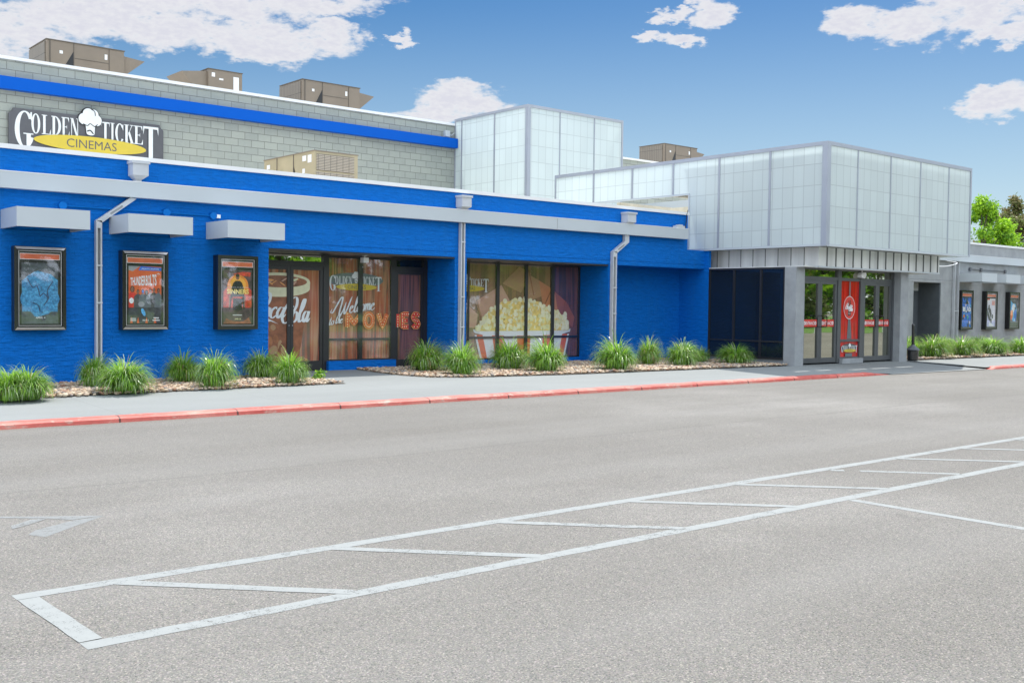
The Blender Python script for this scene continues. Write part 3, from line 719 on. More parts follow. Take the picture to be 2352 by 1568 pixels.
# door pair with the big drink print
w = MB()
w.box(8.96, 10.624, FY0, FY1, 2.165, 2.27, M_alu); w.box(8.96, 13.12, FY0, FY1, 2.385, 2.404, M_alu); w.box(10.625, 10.753, FY0, FY1, .13, 2.385, M_alu)
w.box(12.218, 12.352, FY0, FY1, .13, 2.385, M_alu); w.box(13.045, 13.14, FY0, FY1, .13, 2.385, M_alu); w.box(12.352, 13.045, FY0, FY1, 2.13, 2.24, M_alu)
w.box(11.438, 11.542, FY0 + .01, FY1, .32, 2.385, M_alu); w.box(10.753, 12.218, FY0 + .01, FY1, .715, .76, M_alu); w.box(10.753, 12.218, FY0, FY1, .312, .34, M_alu)
w.box(10.753, 12.218, FY0 + .01, FY1, 2.36, 2.385, M_alu)
WIN = w.build('window_frame', FB)
pane(WIN, 8.96, 10.625, 2.27, 2.385, M_mirror); pane(WIN, 12.352, 13.045, 2.24, 2.385, M_darkglass)
for a, c in ((10.753, 11.438), (11.542, 12.218)):
    pane(WIN, a, c, .76, 2.36, M_curt); pane(WIN, a, c, .34, .715, M_curt)
def door(x0, x1, z0, z1, st, bot, m, y0=None, y1=None, fm=None, parent=None, hx=None, hs=1):
    y0 = FY0 + .015 if y0 is None else y0; y1 = FY1 - .01 if y1 is None else y1; fm = fm or M_alu
    b = MB(); b.box(x0, x0 + st, y0, y1, z0, z1, fm); b.box(x1 - st, x1, y0, y1, z0, z1, fm)
    b.box(x0 + st, x1 - st, y0, y1, z1 - st, z1, fm); b.box(x0 + st, x1 - st, y0, y1, z0, z0 + bot, fm)
    D = b.build('door', parent or FB)
    pane(D, x0 + st, x1 - st, z0 + bot, z1 - st, m, 'glass', y=(y0 + y1) / 2 - .006)
    return D
d1 = door(8.96, 9.905, .145, 2.163, .064, .18, M_curt); d2 = door(9.91, 10.623, .145, 2.163, .064, .18, M_curt); d3 = door(12.356, 13.043, .145, 2.128, .05, .16, M_curtd)
for D, x in ((d1, 9.87), (d2, 9.945), (d3, 12.385)):
    b = MB(); b.tube([(x, FY0 - .002, 1.02), (x, FY0 - .006, 1.02)], .011, M_silver); b.build('lock', D)
# printed graphics on that bay
g = Draw(RY - .014, .00007)
T = 9.86                                # clip drink print on its right edge only
# cup of cola
yb = [(8.97, 2.02), (9.4, 2.035), (9.84, 2.03)]
def halfell(cx, cz, rx, rz, t0, t1, n=24): return [(cx + rx*math.cos(rad(t0 + (t1-t0)*i/n)), cz + rz*math.sin(rad(t0 + (t1-t0)*i/n))) for i in range(n + 1)]
cup = [(9.03, 1.88), (10.345, 1.87)] 
g.pg([(9.03, 1.86), (9.03, 1.7), (9.1, .33), (10.1, .33), (10.33, 1.65), (10.345, 1.86)], P_cola)
g.pg(halfell(9.66, 1.74, .685, .17, 180, 360) + [(10.35, 1.87), (9.03, 1.87)], P_cream)
g.ell(9.68, 1.875, .665, .16, P_cream, 36)
g.ell(9.68, 1.865, .60, .115, P_cola, 36)
for i in range(16):
    cx, cz = 9.2 + random.random()*.95, 1.80 + random.random()*.13; g.ell(cx, cz, random.uniform(.03, .09), random.uniform(.008, .025), random.choice([P_tick, P_cream, P_amber]), 9, random.uniform(-.6, .6))
for i in range(26):
    cx, cz = 9.2 + random.random()*.80, .5 + random.random()*.9; g.ell(cx, cz, random.uniform(.03, .09), random.uniform(.05, .13), random.choice([P_tick2, P_cola, P_cola, P_amber_dim]), 10, random.uniform(-1, 1))
script(g, 'Coca', 9.10, 1.165, .205, .046, P_white, .25, 0.0, xs=1.12)
script(g, 'Cola', 9.75, 1.08, .205, .046, P_white, .22, .02, xs=.93)
g.pg([(9.25, 1.13), (9.45, 1.15), (9.66, 1.05), (9.5, 1.10), (9.3, 1.07)], P_white)
b_ = g
b_.build('drink_graphic', WIN, label='printed cup of cola with white script lettering')
g = Draw(RY - .014, .00007)
g.ell(11.39, 1.93, .66, .15, P_slate, 30)
logo(g, 10.784, 2.008, 1.22, big=False)
script(g, 'Welcome', 10.95, 1.235, .148, .028, P_white, .22, .11, xs=.98)
script(g, 'to', 10.76, 1.02, .088, .018, P_white, .25, .15, xs=1.1); script(g, 'the', 10.91, 1.05, .09, .018, P_white, .22, .10)
SK = {'M': ([[(0,0),(0,1),(.5,.25),(1,1),(1,0)]]), 'O': [[(.5+.5*math.cos(t), .5+.5*math.sin(t)) for t in [i*math.pi/9 for i in range(19)]]],
      'V': [[(0,1),(.5,0),(1,1)]], 'I': [[(0,0),(0,1)]], 'E': [[(1,1),(0,1),(0,0),(1,0)], [(0,.5),(.85,.5)]],
      'S': [[(1,.82),(.75,1),(.25,1),(0,.78),(.2,.56),(.8,.44),(1,.22),(.75,0),(.25,0),(0,.18)]]}
for ch, a, c in (('M', 11.19, 11.50), ('O', 11.60, 11.79), ('V', 11.92, 12.13), ('I', 12.40, 12.40), ('E', 12.52, 12.67), ('S', 12.78, 12.93)):
    z0, z1 = .985, 1.25
    for st in SK[ch]:
        P = [Vector((a + p[0]*(c-a), z0 + p[1]*(z1-z0))) for p in st]
        F = []
        for i in range(len(P)-1):
            for j in range(6): F.append(P[i].lerp(P[i+1], j/6))
        F.append(P[-1]); g.pen(F, .105, P_amber); g.pen(F, .075, P_red if ch in 'IES' else P_orange)
    for st in SK[ch]:
        P = [Vector((a + p[0]*(c-a), z0 + p[1]*(z1-z0))) for p in st]; tot = 0
        for i in range(len(P)-1):
            n = max(1, round((P[i+1]-P[i]).length / .058))
            for j in range(n): q = P[i].lerp(P[i+1], j/n); g.ell(q.x, q.y, .0135, .0135, P_bulb, 8)
g.build('welcome_graphic', WIN, label='printed white welcome lettering and marquee bulb letters under cinema logo')
b = MB(); b.box(10.753, 12.218, RY - .0535, RY - .0525, .34, 2.36, M_front); b.build('glass', WIN)

# popcorn bay
w = MB()
for a, c in ((14.228, 14.282), (15.05, 15.138), (15.904, 15.984), (16.716, 16.813), (17.607, 17.66)): w.box(a, c, FY0, FY1, .245, 2.385, M_alu)
w.box(13.46, 17.66, FY0 + .004, FY1, 2.385, 2.404, M_alu); w.box(13.46, 17.607, FY0 + .004, FY1, .714, .762, M_alu); w.box(13.46, 17.607, FY0 + .004, FY1, .247, .275, M_alu)
WIN2 = w.build('window_frame', FB)
xs = [13.47, 14.228, 14.282, 15.05, 15.138, 15.904, 15.984, 16.716, 16.813, 17.607]
for i in range(0, 10, 2):
    m = M_curtd if i == 8 else M_tan
    pane(WIN2, xs[i], xs[i+1], .762, 2.385, m); pane(WIN2, xs[i], xs[i+1], .275, .714, m)
g = Draw(RY - .014, .00007)
def tk(P, m=P_tick): g.pg(P, m)
# overlapping paper tickets behind the bucket
tk([(13.55, 1.30), (14.05, 1.62), (14.55, 1.25), (14.5, .95), (13.75, .98)], P_tick)
tk([(15.25, 1.95), (15.75, 2.35), (16.1, 2.2), (15.8, 1.75)], P_tick2); tk([(15.85, 2.25), (16.35, 2.05), (16.5, 1.7), (16.0, 1.55)], P_tick2)
tk([(16.35, 2.05), (16.8, 1.85), (17.1, 1.3), (16.5, 1.4)], graphic_mat('print_ticket_rust', (0.52, 0.21, 0.09), .1, 3))
tk([(16.85, 1.8), (17.25, 1.55), (17.5, 1.2), (17.45, .95), (17.0, 1.2)], graphic_mat('print_ticket_maroon', (0.34, 0.11, 0.07), .1, 3))
tk([(14.52, 1.565), (15.22, 1.916), (15.52, 1.50), (15.2, 1.2), (14.66, 1.2)], P_tick)
g.pen([(14.45, 1.62), (14.68, 1.15)], .035, P_tick2); g.pen([(16.03, 2.28), (16.2, 1.7)], .03, P_cola); g.pen([(16.78, 1.9), (16.55, 1.5)], .03, P_cola); g.pen([(17.2, 1.6), (17.1, 1.1)], .02, P_cola)
# bucket
zt_, zb_ = .80, .28
nS = 11
for i in range(nS):
    a0, a1 = i / nS, (i + 1) / nS
    f = lambda t: .5 - .5 * math.cos(math.pi * t)
    T0, T1 = 14.46 + 2.88*f(a0), 14.46 + 2.88*f(a1); B0, B1 = 14.62 + 2.58*f(a0), 14.62 + 2.58*f(a1)
    g.pg([(B0, zb_), (B1, zb_), (T1, zt_), (T0, zt_)], P_stripered if i % 2 else P_white)
g.pg([(14.42, .92)] + [(14.42 + 2.96*t, .92 - .03*math.sin(math.pi*t)) for t in (.25, .5, .75)] + [(17.38, .92), (17.36, .85)] + [(14.42 + 2.96*t, .80 - .03*math.sin(math.pi*t) + .0) for t in (.9, .75, .5, .25, .1)] + [(14.44, .85)], P_white)
top = [(14.47, .93), (14.6, 1.08), (14.75, 1.2), (14.9, 1.40), (15.1, 1.44), (15.25, 1.56), (15.45, 1.55), (15.6, 1.62), (15.8, 1.60), (15.95, 1.64), (16.15, 1.58), (16.4, 1.55), (16.55, 1.42), (16.75, 1.42), (16.95, 1.34), (17.05, 1.22), (17.2, 1.28), (17.25, 1.1), (17.34, .93)]
g.pg(top + [(17.3, .88), (14.5, .88)], P_pop2)
def topz(x):
    for (a, za), (c, zc) in zip(top, top[1:]):
        if a <= x <= c: return za + (zc - za) * (x - a) / (c - a)
    return .93
g.st = .00004
for row in range(420):
    x = random.uniform(14.5, 17.3); zt = topz(x); z = random.uniform(.92, zt); e = zt - z
    m = random.choices([P_pop1, P_pop2, P_pop3, P_pop4], [5, 2.2, 4, .5] if e > .08 else [7, .3, 3, 0])[0]
    r = random.uniform(.026, .072) if m is not P_pop4 else random.uniform(.01, .025)
    g.ell(x, z, r, r * random.uniform(.6, .95), m, 9, random.uniform(0, 3))
g.st = .00006
logo(g, 13.604, 2.04, 1.222, big=False)
b = MB(); b.box(13.47, 17.607, RY - .0540, RY - .0530, .275, 2.385, M_front); b.build('glass', WIN2)
g.build('popcorn_graphic', WIN2, label='printed striped bucket of popcorn with paper tickets and cinema logo')

# ------------------------------------------------------------------ AUDITORIUM BLOCK
AB = empty('auditorium_block', (10, 27.5, 3.4), 'tall rear auditorium of pale split-face block with a bright blue band', 'building')
b = MB(); b.box(XL, 24.9, 27.5, 27.9, 3.3, 7.24, M_cmu); b.build('wall', AB)
b = MB(); b.box(XL, 24.9, 27.9, 45, 6.7, 6.85, M_roof); b.build('roof', AB)
b = MB(); b.box(XL, 24.92, 27.46, 27.95, 7.24, 7.315, M_coping); b.build('coping', AB)
b = MB(); b.box(XL, 20.70, 27.28, 27.497, 6.50, 6.80, M_bluetrim); b.build('blue_band', AB)
b = MB(); b.box(24.9, 38, 27.55, 27.9, 3.3, 6.96, M_cmu); b.build('wall', AB)
b = MB(); b.box(24.92, 38.05, 27.5, 27.95, 6.96, 7.03, M_coping); b.build('coping', AB)
b = MB(); b.box(24.9, 38, 27.9, 45, 6.4, 6.55, M_roof); b.build('roof', AB)
t = empty('junction_box', (20.35, 27.4, 6.95), 'small white electrical box with wire on block wall beside the translucent tower', 'electrical box')
b = MB(); b.box(20.27, 20.45, 27.38, 27.498, 6.84, 7.04, M_white); b.build('box', t)
b = MB(); b.tube([(20.45, 27.42, 6.92), (20.52, 27.4, 6.9), (20.6, 27.4, 6.97), (20.7, 27.42, 7.0)], .012, M_white, 6); b.build('wire', t)

# the big sign
SG = empty('cinema_sign', (9.1, 27.42, 5.2), 'dark cinema sign with white serif lettering, chef hat emblem and yellow oval', 'sign')
b = MB(); o = [(7.215,4.78),(11.03,4.78),(11.03,5.95),(10.985,5.99),(10.95,6.02),(10.93,6.09),(7.32,6.09),(7.30,6.02),(7.26,5.985),(7.215,5.95)]
b.prism([(x, 27.40, z) for x, z in o], (0, .07, 0), P_dark)
hx = 9.125
for (dx, z, r) in ((-.16, 6.02, .15), (.16, 6.01, .15), (-.04, 6.15, .165), (.09, 6.15, .145)):
    b.prism([(hx + dx + r*math.cos(t_), 27.401, z + r*math.sin(t_)*1.02) for t_ in [i*math.pi/10 for i in range(20)]], (0, .06, 0), P_blk)
b.build('board', SG)
g = Draw(27.396, .0006); logo(g, 7.35, 6.012, 3.53, big=True); g.build('lettering', SG)

# ------------------------------------------------------------------ TRANSLUCENT TOWER
TW = empty('translucent_tower', (22.7, 25.5, 3.45), 'tall box tower of pale translucent panels rising behind the blue front', 'tower')
tx0, tx1, ty0, ty1, tz0, tz1 = 20.732, 24.775, 23.897, 27.495, 3.45, 7.44
b = MB(); b.box(tx0, tx0 + .02, ty0 + .1, ty1, tz0, tz1, M_polyX); b.build('side_panel', TW); b = MB(); b.box(tx1 - .02, tx1, ty0 + .1, ty1, tz0, tz1, M_polyX); b.build('side_panel', TW)
b = MB(); b.box(tx0 + .1, tx1 - .02, ty0, ty0 + .02, tz0, tz1, M_polyF); b.build('front_panel', TW)
b = MB(); b.box(tx0 - .02, tx0 + .10, ty0 - .02, ty0 + .10, tz0, tz1 + .01, M_silver)
b.box(tx0 - .02, tx0 + .06, ty0 + .10, ty1, tz1 - .07, tz1 + .012, M_silver); b.box(tx0 + .10, tx1 + .02, ty0 - .02, ty0 + .06, tz1 - .07, tz1 + .012, M_silver)
b.box(tx1 - .05, tx1 + .02, ty0 - .02, ty0 + .06, tz0, tz1 - .07, M_silver); b.box(tx0 - .02, tx0 + .04, ty1 - .05, ty1, tz0, tz1 - .07, M_silver)
for y in (25.463, 27.124): b.box(tx0 - .012, tx0 + .03, y - .028, y + .028, tz0, tz1 - .07, M_silver)
for x in (22.032, 23.503): b.box(x - .022, x + .022, ty0 - .012, ty0 + .03, tz0, tz1 - .07, M_silver)
b.build('frame', TW)

# ------------------------------------------------------------------ ENTRANCE CANOPY SCREEN
CN = empty('entrance_canopy', (24.4, 16, 2.93), 'large box canopy of white translucent panels overhanging the entrance', 'canopy')
cx0, cx1, cy0, cy1, cyn, cz0, czn, cz1 = 21.08, 27.85, 13.86, 23.04, 17.92, 2.915, 4.36, 5.28
b = MB(); b.prism([(cx0, cy0 + .12, cz0), (cx0, cyn, cz0), (cx0, cyn, czn), (cx0, cy1, czn), (cx0, cy1, cz1), (cx0, cy0 + .12, cz1)], (.02, 0, 0), M_polyX); b.build('side_panel', CN)
b = MB(); b.box(cx1 - .02, cx1, cy0 + .06, 18.2, cz0, cz1, M_polyX); b.build('side_panel', CN)
b = MB(); b.box(cx0 + .12, cx1 - .02, cy0, cy0 + .02, cz0, cz1, M_polyF); b.build('front_panel', CN)
b = MB()
b.box(cx0 - .02, cx0 + .12, cy0 - .02, cy0 + .12, cz0 - .01, cz1 + .01, M_silver)
b.box(cx0 - .02, cx0 + .06, cy0 + .12, cy1, cz1 - .075, cz1 + .012, M_silver); b.box(cx0 + .12, cx1 + .02, cy0 - .02, cy0 + .06, cz1 - .075, cz1 + .012, M_silver)
b.box(cx1 - .05, cx1 + .02, cy0 - .02, cy0 + .06, cz0, cz1 - .075, M_silver)
for y in (15.425, 16.956, 18.472, 19.931, 21.426): b.box(cx0 - .012, cx0 + .03, y - .03, y + .03, cz0 + .05 if y < cyn else czn + .04, cz1 - .075, M_silver)
for x in (22.34, 23.801, 25.21, 26.655): b.box(x - .022, x + .022, cy0 - .012, cy0 + .03, cz0 + .05, cz1 - .075, M_silver)
b.box(cx0 - .015, cx0 + .04, cy0 + .12, cyn, cz0 - .01, cz0 + .04, M_white); b.box(cx0 + .12, cx1, cy0 - .015, cy0 + .04, cz0 - .01, cz0 + .04, M_white)
b.box(cx0 - .016, cx0 + .05, cyn - .02, cyn + .02, cz0 - .01, czn + .03, M_white); b.box(cx0 - .015, cx0 + .05, cyn + .02, cy1, czn - .005, czn + .035, M_white)
b.box(cx0 - .02, cx0 + .04, cy1 - .05, cy1, 3.46, cz1 - .075, M_silver)
b.build('frame', CN)
b = MB(); b.box(cx0 + .03, cx1 - .03, cy0 + .50, 18.1, 2.94, 2.98, M_zinc); b.build('deck', CN)
b = MB()   # inner roof of the canopy, two slots let sun through
ys = 14.72
for (a, c, y0, y1) in ((cx0 + .03, 22.18, cy0 + .03, 18.1), (27.2, cx1 - .03, cy0 + .03, 18.1), (22.18, 27.2, cy0 + .03, ys), (22.18, 27.2, ys + .12, 18.1)):
    b.box(a, c, y0, y1, 5.02, 5.05, M_cream)
for a, c in ((22.75, 23.05), (23.6, 24.35), (25.1, 25.3), (26.1, 26.4)): b.box(a, c, ys, ys + .12, 5.02, 5.05, M_cream)
b.build('inner_roof', CN)
b = MB()
b.box(21.3, 21.42, cyn + .05, 23.0, 4.42, 4.54, M_cream)
b.box(21.25, 27.0, 18.6, 18.7, 4.38, 4.52, M_cream); b.box(22.8, 22.95, 18.2, 23.6, 4.15, 4.27, M_cream); b.box(21.3, 27.0, 20.6, 20.72, 4.28, 4.36, M_cream)
b.box(21.285, 21.298, 20.0, 20.35, 4.44, 4.47, M_rust); b.box(21.285, 21.298, 21.6, 21.95, 4.42, 4.47, M_rust)
b.build('steel_beam', CN)
b = MB(); b.box(25.0, 25.1, 18.3, 27.4, 3.45, 4.75, M_white); b.build('back_wall', CN)
b = MB(); b.tube([(20.40, 17.38, 3.86), (20.36, 17.34, 3.88), (20.30, 17.33, 3.75), (20.33, 17.36, 3.6), (20.25, 17.33, 3.42)], .011, M_black, 6); b.build('cable', CN)

# ------------------------------------------------------------------ ENTRANCE PAVILION
EN = empty('entrance_pavilion', (24, 15, .13), 'grey entrance porch with glazed double doors and ribbed metal fascia', 'building')
b = MB()
b.box(21.111, 21.456, 14.65, 14.97, .08, 2.447, M_grey); b.build('pillar', EN); b = MB(); b.box(25.70, 26.075, 14.60, 14.98, .08, 2.447, M_grey)
b.build('pillar', EN)
b = MB(); b.box(21.17, 21.40, 14.97, 17.255, .08, .245, M_grey); b.box(21.19, 21.40, 18.23, 18.4, .08, 2.44, M_grey); b.build('low_wall', EN)
b = MB()
b.box(21.562, 27.22, 14.36, 14.44, 2.455, 2.925, M_zinc); b.box(21.562, 21.64, 14.44, 17.94, 2.455, 2.925, M_zinc); b.box(27.14, 27.22, 14.44, 17.38, 2.455, 2.925, M_zinc)
b.box(21.55, 27.23, 14.345, 14.36, 2.44, 2.475, M_white); b.box(21.545, 21.562, 14.345, 17.94, 2.44, 2.475, M_white)
FS = b.build('metal_fascia', EN)
x = 21.90
while x < 27.2: b = MB(); b.box(x - .010, x + .010, 14.335, 14.36, 2.476, 2.92, M_seam); b.build('standing_seam', FS); x += .372
y = 14.75
while y < 17.9: b = MB(); b.box(21.548, 21.562, y - .006, y + .006, 2.476, 2.92, M_seam); b.build('standing_seam', FS); y += .372
b = MB(); b.box(21.12, 27.14, 14.45, 17.38, 2.448, 2.47, M_zinc); b.build('soffit', EN)
b = MB(); b.box(21.46, 26.0, 15.05, 15.1, .13, 2.44, M_black); b.box(21.36, 21.40, 15.0, 17.25, .25, 2.43, M_black); b.build('dark_interior', EN)
# dark glass on the side
w = MB(); sx0, sx1 = 21.112, 21.20
for a, c in ((14.972, 15.0), (15.64, 15.69), (16.45, 16.50), (17.225, 17.262)): w.box(sx0, sx1, a, c, .245, 2.44, M_alu)
w.box(sx0 + .003, sx1, 15.0, 17.225, .245, .29, M_alu); w.box(sx0 + .003, sx1, 15.0, 17.225, .645, .685, M_alu); w.box(sx0 + .003, sx1, 15.0, 17.225, 2.40, 2.44, M_alu)
WS = w.build('side_window', EN)
for a, c in ((15.0, 15.64), (15.69, 16.45), (16.50, 17.225)):
    for z0, z1 in ((.29, .645), (.685, 2.40)):
        b = MB(); b.box(sx0 + .03, sx0 + .04, a, c, z0, z1, M_darkglass); b.build('pane', WS)
# doors
DY = 14.8; dy0, dy1 = DY, DY + .10
w = MB()
w.box(23.082, 23.234, dy0 - .01, dy1, .13, 2.44, M_alug); w.box(24.096, 24.268, dy0 - .01, dy1, .13, 2.44, M_alug); w.box(25.621, 25.797, dy0 - .01, dy1, .13, 2.44, M_alug); w.box(21.514, 21.612, dy0 - .01, dy1, .13, 2.44, M_alug)
w.box(21.612, 23.082, dy0, dy1, 2.16, 2.25, M_alug); w.box(24.268, 25.621, dy0, dy1, 2.16, 2.25, M_alug); w.box(23.234, 24.096, dy0, dy1, 2.17, 2.245, M_alug)
w.box(21.514, 25.797, dy0, dy1, 2.42, 2.445, M_alug); w.box(23.234, 24.096, dy0, dy1, .655, .71, M_alug); w.box(23.234, 24.096, dy0, dy1, .235, .27, M_alug)
WE = w.build('door_frame', EN)
for a, c in ((21.612, 23.082), (23.234, 24.096), (24.268, 25.621)): b = MB(); b.box(a, c, DY + .04, DY + .05, 2.25, 2.42, M_mirror); b.build('pane', WE)
b = MB(); b.box(23.200, 24.131, DY - .10, DY + .1, .11, .235, M_grey); b.build('door_plinth', EN)
b = MB(); b.box(23.234, 24.096, DY + .04, DY + .05, .71, 2.17, M_curtr); b.build('pane', WE, label='red curtain print panel'); b = MB(); b.box(23.234, 24.096, DY + .04, DY + .05, .27, .655, M_curtr); b.build('pane', WE)
for i, (a, c) in enumerate(((21.612, 22.347), (22.347, 23.082), (24.268, 24.935), (24.935, 25.621))):
    D = door(a + .003, c - .003, .15, 2.158, .085 if i < 2 else .08, .12, M_mirror, DY + .01, DY + .09, M_alug, EN)
    g = Draw(DY + .032); xa, xb = a + .085, c - .085
    g.rect(xa, xb, 1.03, 1.205, P_red)
    wv = xb - xa
    for cxx in (xa + .06, xb - .06): g.ell(cxx, 1.118, .035, .045, P_white, 14); g.ell(cxx, 1.118, .014, .02, P_red, 8)
    font_text(g, 'ENTRANCE', xa + .10, xb - .10, 1.075, 1.16, P_white, .012)
    g.build('entrance_band', D)
    hx = c - .06 if i % 2 == 0 else a + .06; s_ = -1 if i % 2 == 0 else 1
    b = MB(); b.tube([(hx, DY + .01, 1.30), (hx, DY - .055, 1.30), (hx + s_*.12, DY - .06, 1.295), (hx + s_*.14, DY - .06, 1.25), (hx + s_*.14, DY - .06, 1.05), (hx + s_*.12, DY - .06, 1.03), (hx, DY - .05, 1.03), (hx, DY + .01, 1.03)], .012, M_black, 6); b.build('handle', D)
g = Draw(DY + .032)
g.pg([(23.582, .72), (23.631, 1.25), (23.651, 2.16), (23.700, 2.16), (23.719, 1.25), (23.788, .72)], P_slate)
for x in (23.621, 23.680, 23.739): g.pg([(x, .72), (x + .015, .72), (23.675, 1.3), (23.670, 1.3)], P_dark)
g.ell(23.665, 1.505, .255, .29, P_white, 36); g.ell(23.665, 1.505, .243, .276, P_red, 36)
for x, w_ in ((23.636, .05), (23.700, .05)): g.pg([(x - .012, 1.70), (x + .012, 1.70), (x + w_*.6, 1.50), (x + w_*.5, 1.3), (x - w_*.5, 1.3), (x - w_*.5, 1.50)], P_blk)
script(g, 'Coca', 23.504, 1.47, .062, .022, P_white, .25); script(g, 'Cola', 23.641, 1.42, .066, .022, P_white, .25, xs=.8)
font_text(g, 'ENJOY', 23.592, 23.739, 1.345, 1.37, P_white)
g.rect(23.504, 23.817, .275, .36, P_slate); g.ell(23.670, .50, .36, .10, P_dark, 24)
logo(g, 23.327, .55, .70, big=False)
g.build('soft_drink_graphic', WE, label='round red drink badge above small cinema logo')
# ------------------------------------------------------------------ GREY WING
GW = empty('grey_wing', (33, WY, .13), 'long low grey painted masonry wing right of the entrance', 'building')
GE = 56
b = MB()
b.box(26.08, 31.398, WY, 18.2, .05, 2.37, M_grey); b.box(33.126, GE, WY, 18.2, .05, 2.37, M_grey)
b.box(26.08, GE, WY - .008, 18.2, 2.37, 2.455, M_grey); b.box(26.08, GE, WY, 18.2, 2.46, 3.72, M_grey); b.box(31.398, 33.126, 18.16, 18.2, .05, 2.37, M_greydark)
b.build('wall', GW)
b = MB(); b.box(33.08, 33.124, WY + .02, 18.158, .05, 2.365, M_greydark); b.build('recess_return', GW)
b = MB(); b.box(31.4, 32.3, 18.11, 18.158, .13, 2.08, M_black); D = b.build('door', GW); b = MB(); b.tube([(32.2, 18.08, 1.1), (32.2, 18.04, 1.1), (32.1, 18.04, 1.1)], .012, M_silver); b.build('handle', D)
b = MB(); b.box(31.4, 32.6, 17.9, 18.158, 2.10, 2.365, M_grey); b.build('door_header', GW)
b = MB(); b.box(26.08, GE, WY - .035, WY + .4, 3.722, 3.79, M_coping); b.build('coping', GW)
b = MB(); b.box(28.0, GE, WY - .16, WY - .01, 3.10, 3.335, M_white); b.box(28.0, GE, WY - .165, WY - .01, 3.335, 3.345, M_coping); b.build('fascia_band', GW)
b = MB(); b.box(26.6, GE, 18.2, 27.5, 3.3, 3.45, M_roof); b.build('roof', GW)

# ------------------------------------------------------------------ POSTER LIGHT HOODS
def hood(x, dx, label, group, z0=2.535, z1=2.825, wd=1.055, dep=.855):
    e = empty('light_hood', (x, WY, z0), label, 'light hood', group)
    b = MB(); b.box(x, x + wd, WY - dep, WY - dep + .035, z0, z1, M_white); b.build('front_panel', e)
    b = MB(); b.box(x, x + .035, WY - dep + .035, WY - .002, z0, z1, M_white); b.build('side_panel', e)
    b = MB(); b.box(x + wd - .035, x + wd, WY - dep + .035, WY - .002, z0, z1, M_white); b.build('side_panel', e)
    b = MB(); b.box(x + .035, x + wd - .035, WY - dep + .035, WY - .002, z1 - .06, z1 - .03, M_white); b.build('top_panel', e)
    b = MB(); b.box(x + .3, x + .75, WY - .6, WY - .45, z0 + .06, z0 + .14, M_label); b.build('lamp', e)
    b = MB(); b.box(x + .1, x + .2, WY - dep + .002, WY - dep + .006, z0, z0, M_label) if False else None
    return e
def hood_copy(src, x, label):
    c = copy_tree(src); c.location.x = x; c['label'] = label; return c
h0 = hood(4.46, 0, 'white metal light hood over the blue stone-textured poster', 'light hoods over the poster cases')
hood_copy(h0, 6.10, 'white metal light hood over the orange poster with the crowd')
hood_copy(h0, 7.76, 'white metal light hood over the poster with the setting sun, nearest the shopfront')
hr = copy_tree(h0); hr.location = (34.18, WY, 2.425); hr['label'] = 'white light hood on grey wall above the blue space poster'
hood_copy(hr, 35.90, 'white light hood on grey wall above the pale racing car poster')
hood_copy(hr, 37.62, 'white light hood on grey wall above the rightmost fiery poster')
def jbox(x, z, col, label, group, wire_to=None):
    e = empty('junction_box', (x, WY, z), label, 'electrical box', group)
    b = MB(); b.tube([(x, WY - .001, z), (x, WY - .07, z)], .062, col, 16); b.build('box', e, smooth=False)
    if wire_to is not None: b = MB(); b.tube([(x + .06, WY - .03, z + .0), (wire_to - .06, WY - .03, z + .0)], .012, col, 6); b.build('conduit', e)
    return e
M_bluep = plain('blue_paint_smooth', (0.001, 0.15, 0.52), 0.6, 0.06, 4, spec=0.15)
M_greyp = plain('grey_paint_smooth', (0.13, 0.14, 0.155), 0.5, 0.06, 4)
gj = 'junction boxes above the light hoods'
jbox(5.36, 2.945, M_bluep, 'round blue junction box above the leftmost light hood', gj, 7.04)
jbox(7.04, 2.945, M_bluep, 'round blue junction box above the middle light hood', gj, 7.87)
jbox(7.87, 2.945, M_bluep, 'round blue junction box with white fitting above the third light hood', gj)
jbox(35.01, 2.87, M_greyp, 'grey junction box on grey wall, first right of the downspout', gj, 35.79)
jbox(35.79, 2.87, M_greyp, 'grey junction box on grey wall, middle one of three', gj, 37.58)
jbox(37.58, 2.87, M_greyp, 'grey junction box on grey wall, rightmost one', gj)
b = MB(); b.box(7.93, 8.0, WY - .06, WY - .01, 2.91, 2.97, M_label); o = b.build('fitting', [q for q in bpy.data.objects if q.name.startswith('junction_box') and abs(q.location.x - 7.87) < .01][0])

